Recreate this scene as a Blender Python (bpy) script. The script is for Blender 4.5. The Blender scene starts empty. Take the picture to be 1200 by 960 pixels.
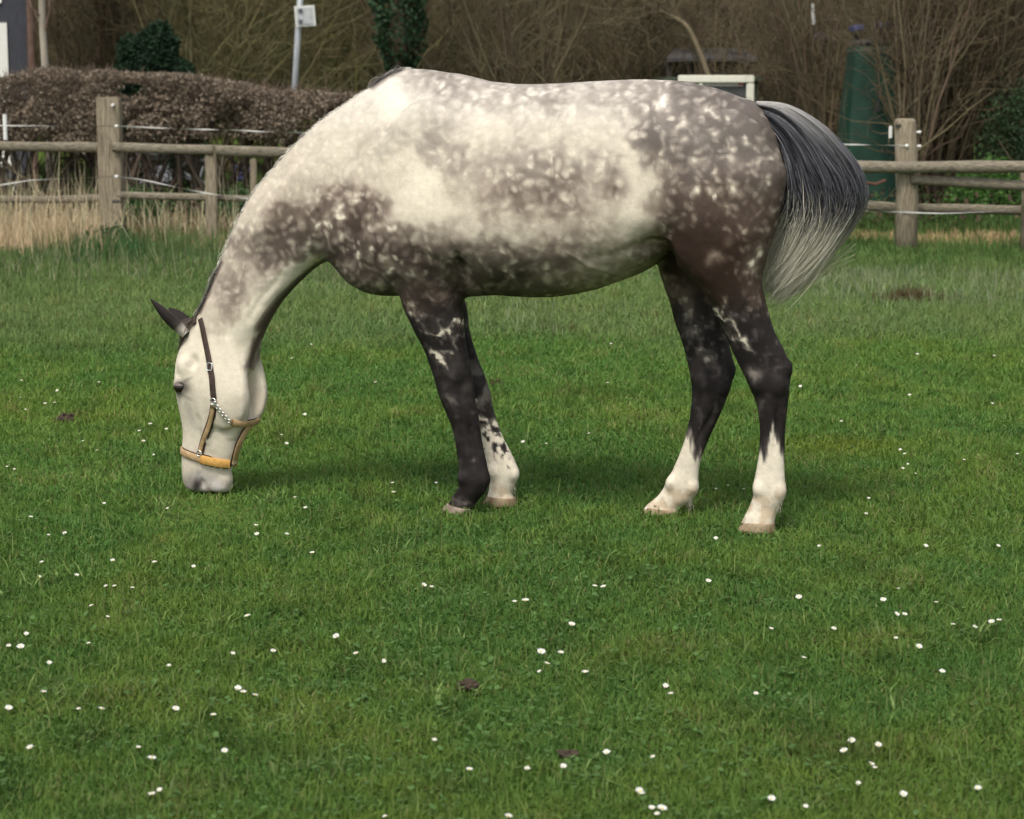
import bpy, bmesh, math, random
import numpy as np
from mathutils import Vector, Matrix
from mathutils.bvhtree import BVHTree
R = math.radians
rng = np.random.default_rng(7)
random.seed(7)
scene = bpy.context.scene
COL = scene.collection

# ---------------------------------------------------------------- camera
CAM_H = 1.59
F_PX = 2600.0                      # focal length in photograph pixels (1200 wide)
PITCH = math.atan((480 - 83) / F_PX)
cam_d = bpy.data.cameras.new("camera"); cam = bpy.data.objects.new("camera", cam_d)
COL.objects.link(cam)
cam_d.sensor_fit = 'HORIZONTAL'; cam_d.sensor_width = 36.0; cam_d.lens = 36.0 * F_PX / 1200
cam_d.clip_start = 0.1; cam_d.clip_end = 1500
cam.location = (0, 0, CAM_H); cam.rotation_euler = (R(90) - PITCH, 0, 0)
cam_d.dof.use_dof = True; cam_d.dof.focus_distance = 8.1; cam_d.dof.aperture_fstop = 6.0
scene.camera = cam

# ---------------------------------------------------------------- sky, sun, exposure
SUN_EL, SUN_AZ = R(59), R(200)     # azimuth measured from +Y clockwise: behind the camera, a little left
world = bpy.data.worlds.new("World"); scene.world = world; world.use_nodes = True
wn = world.node_tree; wn.nodes.clear()
sky = wn.nodes.new('ShaderNodeTexSky'); sky.sky_type = 'NISHITA'; sky.sun_disc = False
sky.sun_elevation = SUN_EL; sky.sun_rotation = SUN_AZ
sky.air_density = 1.0; sky.dust_density = 3.5; sky.ozone_density = 1.0
bg = wn.nodes.new('ShaderNodeBackground'); bg.inputs['Strength'].default_value = 0.14
hs = wn.nodes.new('ShaderNodeHueSaturation'); hs.inputs['Saturation'].default_value = 0.25
out = wn.nodes.new('ShaderNodeOutputWorld')
wn.links.new(sky.outputs[0], hs.inputs['Color']); wn.links.new(hs.outputs[0], bg.inputs[0]); wn.links.new(bg.outputs[0], out.inputs[0])
sun_d = bpy.data.lights.new("sun", 'SUN'); sun = bpy.data.objects.new("sun", sun_d); COL.objects.link(sun)
sun_d.energy = 2.0; sun_d.angle = R(15); sun_d.color = (1.0, 0.93, 0.82)
sdir = Vector((math.sin(SUN_AZ) * math.cos(SUN_EL), math.cos(SUN_AZ) * math.cos(SUN_EL), math.sin(SUN_EL)))
sun.rotation_euler = sdir.to_track_quat('Z', 'Y').to_euler()
sun.location = sdir * 60
scene.view_settings.view_transform = 'Standard'; scene.view_settings.look = 'None'
scene.view_settings.exposure = 0.35; scene.view_settings.gamma = 1.0
scene.view_settings.use_curve_mapping = False
scene.cycles.max_bounces = 6; scene.cycles.transparent_max_bounces = 8

# ---------------------------------------------------------------- helpers
CP, SP = math.cos(PITCH), math.sin(PITCH)
def ray(u, v):
    """world direction through photograph pixel"""
    x, y = u - 600.0, 480.0 - v
    return Vector((x, F_PX * CP + y * SP, y * CP - F_PX * SP)).normalized()
def at_depth(u, v, Y):
    d = ray(u, v); t = Y / d.y
    return Vector((d.x * t, Y, CAM_H + d.z * t))
def on_ground(u, v, z=0.0):
    d = ray(u, v); t = (z - CAM_H) / d.z
    return Vector((d.x * t, d.y * t, z))
def project(P):
    """world points (n,3) -> photograph pixels"""
    x, y, z = P[:, 0], P[:, 1], P[:, 2] - CAM_H
    f = y * CP - z * SP; up = y * SP + z * CP
    return 600 + F_PX * x / f, 480 - F_PX * up / f

def tag(o, label=None, cat=None, group=None, kind=None):
    if label: o['label'] = label
    if cat: o['category'] = cat
    if group: o['group'] = group
    if kind: o['kind'] = kind
    return o
def empty(name, loc=(0, 0, 0), rz=0.0):
    o = bpy.data.objects.new(name, None); COL.objects.link(o)
    o.location = loc; o.rotation_euler = (0, 0, rz); o.empty_display_size = 0.1
    return o
def link(name, me, mat=None, parent=None, loc=None):
    o = bpy.data.objects.new(name, me); COL.objects.link(o)
    if mat is not None and not me.materials: me.materials.append(mat)
    if parent is not None: o.parent = parent
    if loc is not None: o.location = loc
    return o
def npmesh(name, V, F, cols=None, smooth=True, attrs=None):
    """V (n,3); F (m,k) array or list of arrays with different k; cols (n,3) per vertex"""
    me = bpy.data.meshes.new(name)
    V = np.asarray(V, dtype=np.float32)
    Fs = F if isinstance(F, list) else [F]
    Fs = [np.asarray(f, dtype=np.int32) for f in Fs if len(f)]
    me.vertices.add(len(V)); me.vertices.foreach_set('co', V.ravel())
    nl = sum(f.size for f in Fs); nf = sum(len(f) for f in Fs)
    me.loops.add(nl); me.polygons.add(nf)
    me.loops.foreach_set('vertex_index', np.concatenate([f.ravel() for f in Fs]))
    tot = np.concatenate([np.full(len(f), f.shape[1], np.int32) for f in Fs])
    st = np.concatenate([[0], np.cumsum(tot)[:-1]]).astype(np.int32)
    me.polygons.foreach_set('loop_start', st)
    if smooth: me.polygons.foreach_set('use_smooth', np.ones(nf, bool))
    me.update(calc_edges=True)
    if cols is not None:
        a = me.color_attributes.new('Col', 'FLOAT_COLOR', 'POINT')
        c = np.ones((len(V), 4), np.float32); c[:, :3] = cols
        a.data.foreach_set('color', c.ravel())
    for k, arr in (attrs or {}).items():
        a = me.attributes.new(k, 'FLOAT', 'POINT'); a.data.foreach_set('value', np.asarray(arr, np.float32))
    me.validate()
    return me
class MB:
    """collects simple solids into ONE mesh"""
    def __init__(s): s.v = []; s.f = []
    def add(s, vs, fs):
        b = len(s.v); s.v += [tuple(v) for v in vs]; s.f += [tuple(i + b for i in f) for f in fs]; return s
    def box(s, c, size, rot=None, bev=0.0):
        bm = bmesh.new(); bmesh.ops.create_cube(bm, size=1)
        for v in bm.verts: v.co = Vector((v.co.x * size[0], v.co.y * size[1], v.co.z * size[2]))
        if bev: bmesh.ops.bevel(bm, geom=bm.edges[:], offset=bev, segments=2, affect='EDGES')
        bm.verts.index_update()
        M = rot if rot is not None else Matrix.Identity(3)
        s.add([M @ v.co + Vector(c) for v in bm.verts], [[v.index for v in f.verts] for f in bm.faces]); bm.free(); return s
    def tube(s, pts, rad, n=8, flat=1.0, up=None, caps=True):
        pts = [Vector(p) for p in pts]; m = len(pts)
        rad = [rad] * m if isinstance(rad, (int, float)) else rad
        rings = []; prev = None
        for i, p in enumerate(pts):
            t = (pts[min(i + 1, m - 1)] - pts[max(i - 1, 0)]).normalized()
            a = prev if prev is not None else (Vector(up) if up else (Vector((0, 0, 1)) if abs(t.z) < .9 else Vector((1, 0, 0))))
            a = (a - t * a.dot(t)).normalized(); prev = a; b = t.cross(a)
            rings.append([p + a * (rad[i] * math.cos(2 * math.pi * k / n)) + b * (rad[i] * flat * math.sin(2 * math.pi * k / n)) for k in range(n)])
        vs = [q for r_ in rings for q in r_]; fs = []
        for i in range(m - 1):
            for k in range(n):
                fs.append((i * n + k, i * n + (k + 1) % n, (i + 1) * n + (k + 1) % n, (i + 1) * n + k))
        if caps: fs.append(tuple(range(n - 1, -1, -1))); fs.append(tuple((m - 1) * n + k for k in range(n)))
        return s.add(vs, fs)
    def build(s, name, mat, parent=None, smooth=False, loc=None):
        me = bpy.data.meshes.new(name); me.from_pydata(s.v, [], s.f); me.update()
        if smooth: me.polygons.foreach_set('use_smooth', [True] * len(me.polygons))
        return link(name, me, mat, parent, loc)

def hash3(ix, iy, iz, s=0):
    h = (ix.astype(np.int64) * 374761393 + iy.astype(np.int64) * 668265263 + iz.astype(np.int64) * 2147483647 + s * 974634777) & 0xFFFFFFFF
    h = ((h ^ (h >> 13)) * 1274126177) & 0xFFFFFFFF
    h = ((h ^ (h >> 16)) * 2246822519) & 0xFFFFFFFF
    return ((h ^ (h >> 15)) & 0xFFFFFF).astype(np.float64) / 0xFFFFFF
def vnoise(P, s=0):
    P = np.asarray(P, float); i = np.floor(P).astype(np.int64); f = P - i; f = f * f * (3 - 2 * f); r = 0
    for dx in (0, 1):
        for dy in (0, 1):
            for dz in (0, 1):
                w = (f[:, 0] if dx else 1 - f[:, 0]) * (f[:, 1] if dy else 1 - f[:, 1]) * (f[:, 2] if dz else 1 - f[:, 2])
                r = r + w * hash3(i[:, 0] + dx, i[:, 1] + dy, i[:, 2] + dz, s)
    return r
def fbm(P, s=0, oct=3):
    P = np.asarray(P, float); r = 0; a = 1; t = 0
    for k in range(oct): r = r + a * vnoise(P * 2 ** k + k * 17.3, s + k); t += a; a *= .5
    return r / t
def worley(P, s=0):
    """distance to the nearest jittered point, and a random value of that cell"""
    i = np.floor(P).astype(np.int64); best = np.full(len(P), 9.0); bid = np.zeros(len(P))
    for dx in (-1, 0, 1):
        for dy in (-1, 0, 1):
            for dz in (-1, 0, 1):
                c = i + (dx, dy, dz)
                j = np.stack([hash3(c[:, 0], c[:, 1], c[:, 2], s + k) for k in range(3)], 1)
                d = np.linalg.norm(c + j - P, axis=1); m = d < best
                best = np.where(m, d, best); bid = np.where(m, hash3(c[:, 0], c[:, 1], c[:, 2], s + 9), bid)
    return best, bid
def sstep(a, b, x):
    t = np.clip((x - a) / (b - a), 0, 1); return t * t * (3 - 2 * t)

# ---------------------------------------------------------------- materials
def new_mat(name, rough=0.8, spec=0.3):
    m = bpy.data.materials.new(name); m.use_nodes = True; nt = m.node_tree
    b = nt.nodes['Principled BSDF']; b.inputs['Roughness'].default_value = rough
    b.inputs['Specular IOR Level'].default_value = spec
    return m, nt, b
def N(nt, typ, **kw):
    n = nt.nodes.new(typ)
    for k, v in kw.items(): setattr(n, k, v)
    return n
def mixc(nt, fac, a, b, mode='MIX'):
    m = N(nt, 'ShaderNodeMix', data_type='RGBA', blend_type=mode); L = nt.links
    if isinstance(fac, (int, float)): m.inputs[0].default_value = fac
    else: L.new(fac, m.inputs[0])
    for i, c in ((6, a), (7, b)):
        if isinstance(c, tuple): m.inputs[i].default_value = (*c, 1)
        else: L.new(c, m.inputs[i])
    return m.outputs[2]
def noise(nt, scale, detail=4, rough=.6, vec=None, dist=0.0):
    n = N(nt, 'ShaderNodeTexNoise'); n.inputs['Scale'].default_value = scale
    n.inputs['Detail'].default_value = detail; n.inputs['Roughness'].default_value = rough; n.inputs['Distortion'].default_value = dist
    if vec is not None: nt.links.new(vec, n.inputs['Vector'])
    return n.outputs['Fac']
def ramp(nt, fac, a, b):
    r = N(nt, 'ShaderNodeMapRange'); r.interpolation_type = 'SMOOTHSTEP'
    r.inputs['From Min'].default_value = a; r.inputs['From Max'].default_value = b
    nt.links.new(fac, r.inputs['Value']); return r.outputs['Result']
def coord(nt, scale=(1, 1, 1), kind='Object'):
    t = N(nt, 'ShaderNodeTexCoord'); mp = N(nt, 'ShaderNodeMapping'); mp.inputs['Scale'].default_value = scale
    nt.links.new(t.outputs[kind], mp.inputs['Vector']); return mp.outputs['Vector']
def bump(nt, b, h, strength=.4, dist=.01):
    n = N(nt, 'ShaderNodeBump'); n.inputs['Strength'].default_value = strength; n.inputs['Distance'].default_value = dist
    nt.links.new(h, n.inputs['Height']); nt.links.new(n.outputs[0], b.inputs['Normal'])
def plain(name, c1, c2, scale=20, rough=.8, stretch=(1, 1, 1), bmp=.3, metal=0, spec=.3, bd=.004):
    m, nt, b = new_mat(name, rough, spec)
    v = coord(nt, stretch); f = noise(nt, scale, 5, .65, v)
    nt.links.new(mixc(nt, ramp(nt, f, .3, .7), c1, c2), b.inputs['Base Color'])
    b.inputs['Metallic'].default_value = metal
    if bmp: bump(nt, b, f, bmp, bd)
    return m
def vcol(name, rough=.7, spec=.2, transl=0.0, var=0.0, vscale=30):
    """material that takes its own pigment from the mesh's colour attribute"""
    m, nt, b = new_mat(name, rough, spec)
    a = N(nt, 'ShaderNodeVertexColor'); a.layer_name = 'Col'; c = a.outputs['Color']
    if var:
        f = noise(nt, vscale, 3, .6, coord(nt))
        g = N(nt, 'ShaderNodeMapRange'); g.inputs['To Min'].default_value = 1 - var; g.inputs['To Max'].default_value = 1 + var
        nt.links.new(f, g.inputs['Value']); cc = N(nt, 'ShaderNodeCombineXYZ')
        for i in range(3): nt.links.new(g.outputs[0], cc.inputs[i])
        c = mixc(nt, 1.0, c, cc.outputs[0], 'MULTIPLY')
    nt.links.new(c, b.inputs['Base Color'])
    if transl:
        t = N(nt, 'ShaderNodeBsdfTranslucent'); nt.links.new(c, t.inputs['Color'])
        mx = N(nt, 'ShaderNodeMixShader'); mx.inputs[0].default_value = transl
        nt.links.new(b.outputs[0], mx.inputs[1]); nt.links.new(t.outputs[0], mx.inputs[2])
        nt.links.new(mx.outputs[0], nt.nodes['Material Output'].inputs['Surface'])
    return m
# ================================================================ THE HORSE
YAW = R(16)
H0 = Vector((0.29, 7.87, 0.0))     # where the horse's own axes start: x to the tail, y to the far side, z up
EX = Vector((math.cos(YAW), -math.sin(YAW), 0)); EY = Vector((math.sin(YAW), math.cos(YAW), 0))
EXn, EYn = np.array(EX), np.array(EY)
def px(u, v, yl=0.0):
    """pixel -> (x, z) in the horse's own axes on the fore-and-aft plane y = yl"""
    d = ray(u, v); o = Vector((0, 0, CAM_H)) - H0
    t = (yl - o.dot(EY)) / d.dot(EY); p = o + d * t
    return p.dot(EX), p.z
def to_world(P):
    return np.array(H0) + P[:, :1] * EXn + P[:, 1:2] * EYn + P[:, 2:3] * np.array([0, 0, 1.0])

GH = 0.0065
GX0, GX1, GY0, GY1, GZ0, GZ1 = -1.62, 1.02, -0.43, 0.43, -0.02, 1.64
gx = np.arange(GX0, GX1, GH); gy = np.arange(GY0, GY1, GH); gz = np.arange(GZ0, GZ1, GH)
FIELD = np.full((len(gx), len(gy), len(gz)), 0.25, np.float32)

def catmull(A, t):
    n = len(A); i = np.clip(np.floor(t).astype(int), 0, n - 2); f = (t - i)[:, None]
    P1, P2 = A[i], A[i + 1]; P0 = A[np.maximum(i - 1, 0)]; P3 = A[np.minimum(i + 2, n - 1)]
    return .5 * (2 * P1 + (P2 - P0) * f + (2 * P0 - 5 * P1 + 4 * P2 - P3) * f ** 2 + (3 * P1 - P0 - 3 * P2 + P3) * f ** 3)
def smin(a, b, k):
    h = np.maximum(k - np.abs(a - b), 0) / k
    return np.minimum(a, b) - h * h * k * .25
def loft(secs, k=0.03, p=2.0, step=10, dorsal=True):
    """secs: (Du,Dv, Vu,Vv, halfwidth, ylat, topnarrow). Sections lie across the limb or trunk, edge to edge."""
    global FIELD
    S = []
    for (du, dv, vu, vv, w, yl, e) in secs:
        a = px(du, dv, yl); b = px(vu, vv, yl); S.append((a[0], a[1], b[0], b[1], w, yl, e))
    S = np.array(S); T = np.linspace(0, len(S) - 1, (len(S) - 1) * step + 1); S = catmull(S, T)
    D, Vn, W, YL, E = S[:, :2], S[:, 2:4], np.maximum(S[:, 4], .008), S[:, 5], S[:, 6]
    M = (D + Vn) / 2; Hf = (D - Vn) / 2; hl = np.linalg.norm(Hf, axis=1); U = Hf / hl[:, None]
    pad = .09
    allp = np.concatenate([D, Vn]); x0, z0 = allp.min(0) - pad; x1, z1 = allp.max(0) + pad
    ix = np.where((gx > x0) & (gx < x1))[0]; iz = np.where((gz > z0) & (gz < z1))[0]
    X, Z = np.meshgrid(gx[ix], gz[iz], indexing='ij')
    best = np.full(X.shape, 9.0); mv = np.zeros(X.shape); mh = np.ones(X.shape); mw = np.ones(X.shape); my = np.zeros(X.shape); me = np.zeros(X.shape)
    c0 = None
    for s in range(len(S)):
        dx, dz = X - M[s, 0], Z - M[s, 1]
        c = dx * U[s, 1] - dz * U[s, 0]; q = (dx * U[s, 0] + dz * U[s, 1])
        if c0 is not None:
            sg = (c0 * c <= 0); t = np.where(sg, c0 / (c0 - c + 1e-12), 0)
            h_ = hl[s - 1] + (hl[s] - hl[s - 1]) * t; v = (q0 + (q - q0) * t) / h_
            m = sg & (np.abs(v) < best) & (np.abs(v) < 1 + .09 / h_)
            best = np.where(m, np.abs(v), best); mv = np.where(m, v, mv); mh = np.where(m, h_, mh)
            mw = np.where(m, W[s - 1] + (W[s] - W[s - 1]) * t, mw); my = np.where(m, YL[s - 1] + (YL[s] - YL[s - 1]) * t, my)
            me = np.where(m, E[s - 1] + (E[s] - E[s - 1]) * t, me)
        c0, q0 = c, q
    ok = best < 8
    iy = np.where((gy > YL.min() - W.max() - pad) & (gy < YL.max() + W.max() + pad))[0]
    mw = mw * (1 - me * mv)
    mw = np.maximum(mw, .006)
    yy = np.abs(gy[iy][None, :, None] - my[:, None, :]); a = np.abs(mv)[:, None, :]; h3 = mh[:, None, :]; w3 = mw[:, None, :]
    r1 = a; r2 = yy / w3
    F = (r1 ** p + r2 ** p) ** (1 / p) + 1e-6
    g = np.sqrt((r1 ** (p - 1) / h3) ** 2 + (r2 ** (p - 1) / w3) ** 2) / F ** (p - 1) + 1e-4
    d = np.clip((F - 1) / g, -.2, .25)
    d = np.where(ok[:, None, :], d, .25).astype(np.float32)
    sl = np.ix_(ix, iy, iz); FIELD[sl] = smin(FIELD[sl], d, k)
def ell(c, r, k=.03, rot=0.0, sub=False, yrot=0.0, mirror=True):
    """ellipsoid in the horse's axes; rot turns it in the side view (radians)"""
    global FIELD
    for s in ((1, -1) if mirror and abs(c[1]) > 1e-6 else (1,)):
        cx, cy, cz = c[0], c[1] * s, c[2]; m = max(r) + .07
        ix = np.where(abs(gx - cx) < m)[0]; iy = np.where(abs(gy - cy) < m)[0]; iz = np.where(abs(gz - cz) < m)[0]
        if not (len(ix) and len(iy) and len(iz)): continue
        X, Y, Z = np.meshgrid(gx[ix] - cx, gy[iy] - cy, gz[iz] - cz, indexing='ij')
        a = yrot * s; X, Y = X * math.cos(a) + Y * math.sin(a), -X * math.sin(a) + Y * math.cos(a)
        X, Z = X * math.cos(rot) + Z * math.sin(rot), -X * math.sin(rot) + Z * math.cos(rot)
        F = np.sqrt((X / r[0]) ** 2 + (Y / r[1]) ** 2 + (Z / r[2]) ** 2) + 1e-6
        g = np.sqrt((X / r[0] ** 2) ** 2 + (Y / r[1] ** 2) ** 2 + (Z / r[2] ** 2) ** 2) / F + 1e-4
        d = np.clip((F - 1) / g, -.2, .25).astype(np.float32); sl = np.ix_(ix, iy, iz)
        FIELD[sl] = -smin(-FIELD[sl], d, k) if sub else smin(FIELD[sl], d, k)
def P3(u, v, yl): a = px(u, v, yl); return (a[0], yl, a[1])

# trunk, neck and head in one loft, rump to muzzle (edge pixels, half width, lateral centre, narrowing towards the top)
TR = [(923.5,204,923.5,212,.02,0,0),(922,188,922,226,.05,0,0),(913,152,916,262,.14,0,0),(896,127,898,290,.20,0,.04),(870,115,868,303,.25,0,.12),
 (835,102,832,303,.275,0,.18),(790,94,792,296,.28,0,.2),(742,93,747,322,.275,0,.2),(702,95,704,337,.30,0,.16),
 (660,97.5,662,346,.325,0,.14),(615,99,615,347,.325,0,.16),(572,95,566,343,.305,0,.22),(530,85,520,341,.27,0,.34),
 (492,81,480,346,.24,0,.42),(462,85,450,344,.215,0,.45),(434,103,427,336,.19,0,.45),(404,123,405,320,.165,0,.42),
 (372,146,388,307,.14,0,.38),(338,178,371,313,.12,0,.32),(307,214,354,328,.105,0,.28),(281,258,338,346,.095,0,.25),
 (263,298,325,366,.085,0,.2),(249,334,313,390,.08,0,.12),(236,362,306,410,.078,0,.0),(219,388,301,430,.08,0,0),
 (206,412,303,447,.09,0,.05),(199,437,307,464,.096,0,.06),(200,460,305,483,.088,0,.08),(206,486,297,497,.073,0,.06),
 (209,508,289,509,.062,0,.05),(208,530,281,530,.056,0,0),(208,548,271,550,.052,0,-.05),(209,562,271,565,.048,0,-.1),
 (213,572,268,576,.042,0,-.15),(220,579,260,582,.032,0,-.1),(232,584,250,585,.012,0,0)]
loft(TR, k=.02, p=2.15, step=12)

# hind legs: (front edge, back edge, half width, lateral centre)
NH = -.135
def L4(rows, base): return [(a, b, c, d, w, yl, 0) for (a, b, c, d, w, yl) in rows]
loft(L4([(840,150,880,152,.02,-.04),(806,168,908,172,.07,-.10),(790,186,917,190,.105,-.135),(781,205,922,205,.125,-.15),(777,245,916,240,.13,-.15),
 (781,283,909,272,.125,-.15),(800,316,899,302,.11,-.145),(824,343,893,332,.088,-.14),(840,370,898,360,.07,-.137),
 (852,397,908,391,.056,-.135),(862,420,920,413,.046,-.135),(870,436,926.5,432,.041,-.135),(879,455,925.5,453,.038,-.135),(887,474,923,476,.033,-.135),
 (890,497,920.5,500,.028,-.135),(890,522,919.5,523,.026,-.135),(887,545,919,548,.028,-.135),(883.5,566,920,570,.034,-.135),
 (883,580,918,586,.034,-.135),(878,594,911,598,.031,-.135),(872,606,908,610,.037,-.135),(868,614,907,618,.038,-.135)], 0), k=.035, p=2.1)
loft(L4([(830,150,870,160,.02,.04),(800,172,890,180,.07,.10),(788,190,896,200,.10,.13),(776,225,895,225,.125,.15),(771,262,888,255,.125,.15),
 (771,292,878,285,.12,.145),(774,318,868,312,.105,.135),(781,343,862,340,.085,.12),(790,372,856,368,.068,.105),
 (800,402,854,398,.054,.09),(806,425,858,418,.046,.085),(810,446,860,436,.041,.08),(811,464,855,458,.038,.08),(809,484,846,481,.033,.08),
 (805,505,837,501,.028,.08),(799,525,828,521,.026,.08),(790,547,820,545,.028,.08),(781,566,817,568,.034,.08),
 (772,580,812,585,.033,.08),(760,590,799,594,.032,.08),(754,597,794,602,.036,.08)], 0), k=.035, p=2.1)
# fore legs
loft(L4([(480,215,505,212,.02,-.06),(462,238,525,232,.06,-.12),(454,262,530,262,.085,-.15),(458,300,536,305,.088,-.15),(466,330,539,335,.078,-.14),(474,360,542,362,.066,-.13),
 (486,388,544,392,.056,-.12),(498,412,548,416,.049,-.11),(508,440,553,442,.045,-.105),(516,466,556,466,.044,-.1),
 (524,486,560,484,.040,-.1),(531,506,563,504,.032,-.1),(535,526,566,524,.028,-.1),(538,545,570,543,.030,-.1),
 (539,560,573,560,.035,-.1),(537,572,569,575,.034,-.1),(530,583,559,588,.030,-.1),(524,592,554,595,.034,-.1),(521,596,551,601,.036,-.1)], 0), k=.03, p=2.1)
loft(L4([(468,265,530,262,.08,.13),(476,300,540,305,.082,.13),(482,330,541,335,.074,.12),(490,360,546,362,.064,.11),
 (502,388,551,392,.054,.1),(514,412,558,416,.048,.09),(527,440,568,442,.044,.08),(538,462,574,460,.043,.08),
 (547,482,578,480,.039,.075),(556,500,584,499,.031,.07),(563,517,590,514,.028,.07),(568,535,599,531,.030,.07),
 (571,550,606,549,.035,.07),(574,564,604,566,.034,.07),(573,575,600,578,.031,.07),(570,583,603,587,.035,.07),(568,588,604,592,.037,.07)], 0), k=.03, p=2.1)

# muscle, bone and folds
def E(u, v, yl, r, **kw): ell(P3(u, v, -abs(yl)) if yl else P3(u, v, 0), r, **kw)
E(484,200,.175,(.12,.05,.26), rot=-.22, k=.06)         # shoulder
E(512,272,.18,(.11,.05,.09), rot=.4, k=.05)            # triceps
E(452,288,.12,(.07,.065,.09), k=.05)                   # point of shoulder
E(428,308,.06,(.05,.05,.05), k=.05)                    # breast
E(545,328,.10,(.10,.08,.05), k=.05)                    # girth
E(783,172,.21,(.06,.035,.06), k=.06)                   # hip bone
E(862,190,.165,(.12,.06,.16), rot=.2, k=.06)           # buttock
E(803,290,.185,(.055,.042,.07), rot=.5, k=.04)         # stifle
E(750,205,.325,(.07,.035,.14), rot=.15, k=.06, sub=True) # flank hollow
E(770,300,.20,(.05,.05,.06), rot=.6, k=.03, sub=True)  # fold in front of the stifle
E(546,318,.235,(.014,.035,.07), rot=.15, k=.035, sub=True) # behind the elbow
E(900,300,.02,(.04,.03,.12), k=.04, sub=True)          # between the thighs
E(330,240,.085,(.13,.028,.035), rot=.95, k=.06)        # neck muscle
# head (features stand 5 px to the right of where they end up: the head is turned further away below)
E(275,455,.060,(.076,.022,.125), rot=.08, k=.06)      # jaw plate
E(300,462,0,(.05,.036,.09), k=.03, sub=True)           # hollow between the jaws
E(243,490,.062,(.012,.016,.085), rot=.06, k=.03)       # facial crest
E(219,430,.062,(.034,.020,.026), k=.03)                # brow
E(211,453,.060,(.034,.025,.026), k=.02, rot=-.15)      # eyelids
E(209,456,.086,(.024,.016,.017), k=.007, rot=.25, sub=True) # eye opening
E(229,425,.088,(.016,.012,.018), k=.02, sub=True)      # hollow above the eye
E(233,568,.043,(.026,.016,.028), rot=.2, k=.02)        # nostril rim
E(237,568,.058,(.011,.018,.021), rot=.25, k=.010, sub=True) # nostril
E(256,572,.024,(.032,.024,.022), k=.02)                # lips and chin
E(265,561,0,(.020,.024,.020), k=.02)
E(249,580,.03,(.020,.05,.004), rot=.5, k=.008, sub=True)
# knees, fetlocks and hocks
for (u, v, yl, r) in ((524,458,-.125,(.018,.022,.034)),(548,456,-.105,(.014,.016,.026)),(534,440,-.135,(.024,.016,.022)),
                      (566,466,.07,(.016,.016,.026)),(544,560,-.118,(.022,.020,.022)),(567,563,-.1,(.018,.020,.022)),(602,556,.06,(.018,.022,.022)),(578,553,.05,(.018,.020,.022)),
                      (914,576,-.14,(.018,.024,.022)),(889,573,-.15,(.016,.022,.022)),(812,572,.07,(.018,.024,.022)),(786,566,.06,(.016,.022,.022)),
                      (889,448,-.165,(.026,.016,.032)),(912,452,-.16,(.022,.018,.030)),(826,448,.055,(.024,.016,.030)),(848,452,.06,(.020,.018,.030)),
                      (923,431,-.135,(.014,.020,.022)),(856,434,.08,(.014,.020,.022))):
    a = P3(u, v, yl); ell(a, r, k=.022, mirror=False)
# tendon grooves of the cannons and the hollows of the hocks
for (u, v, yl, s) in ((909,505,-.163,1),(826,500,.048,2),(553,523,-.130,3),(583,510,.040,4)):
    a = P3(u, v, yl); ell((a[0], a[1], a[2]), (.007,.015,.085), k=.012, rot={1:-.05,2:-.5,3:.12,4:.5}[s], sub=True, mirror=False)
FIELD = np.maximum(FIELD, (0.012 - gz)[None, None, :].astype(np.float32))

def surface_nets(F, x0, y0, z0, h):
    S = F < 0
    nx, ny, nz = F.shape
    c = S[:-1, :-1, :-1].astype(np.int8)
    tot = np.zeros_like(c)
    for a in (0, 1):
        for b in (0, 1):
            for d in (0, 1): tot += S[a:nx - 1 + a, b:ny - 1 + b, d:nz - 1 + d]
    act = (tot > 0) & (tot < 8); idx = -np.ones(act.shape, np.int32); I = np.argwhere(act); idx[act] = np.arange(len(I))
    acc = np.zeros((len(I), 3)); cnt = np.zeros(len(I))
    for ax in range(3):
        for a in (0, 1):
            for b in (0, 1):
                o = [0, 0, 0]; oth = [q for q in range(3) if q != ax]; o[oth[0]] = a; o[oth[1]] = b; o2 = list(o); o2[ax] = 1
                f0 = F[I[:, 0] + o[0], I[:, 1] + o[1], I[:, 2] + o[2]]; f1 = F[I[:, 0] + o2[0], I[:, 1] + o2[1], I[:, 2] + o2[2]]
                m = (f0 < 0) != (f1 < 0); t = np.where(m, f0 / (f0 - f1 + 1e-12), 0)
                p = np.tile(np.array(o, float), (len(I), 1)); p[:, ax] = t
                acc += np.where(m[:, None], p, 0); cnt += m
    V = (I + acc / cnt[:, None]) * h + (x0, y0, z0)
    quads = []
    for ax in range(3):
        b_, c_ = (ax + 1) % 3, (ax + 2) % 3
        s0 = [slice(None)] * 3; s1 = [slice(None)] * 3; s0[ax] = slice(0, -1); s1[ax] = slice(1, None)
        ed = S[tuple(s0)] != S[tuple(s1)]; Q = np.argwhere(ed)
        Q = Q[(Q[:, b_] > 0) & (Q[:, c_] > 0) & (Q[:, b_] < F.shape[b_] - 1) & (Q[:, c_] < F.shape[c_] - 1)]
        ins = S[Q[:, 0], Q[:, 1], Q[:, 2]]
        def cell(db, dc):
            q = Q.copy(); q[:, b_] -= db; q[:, c_] -= dc; return idx[q[:, 0], q[:, 1], q[:, 2]]
        q = np.stack([cell(0, 0), cell(1, 0), cell(1, 1), cell(0, 1)], 1)
        q[~ins] = q[~ins][:, ::-1]; quads.append(q)
    return V, np.concatenate(quads)
HV, HF = surface_nets(FIELD, GX0, GY0, GZ0, GH)
del FIELD
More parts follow.
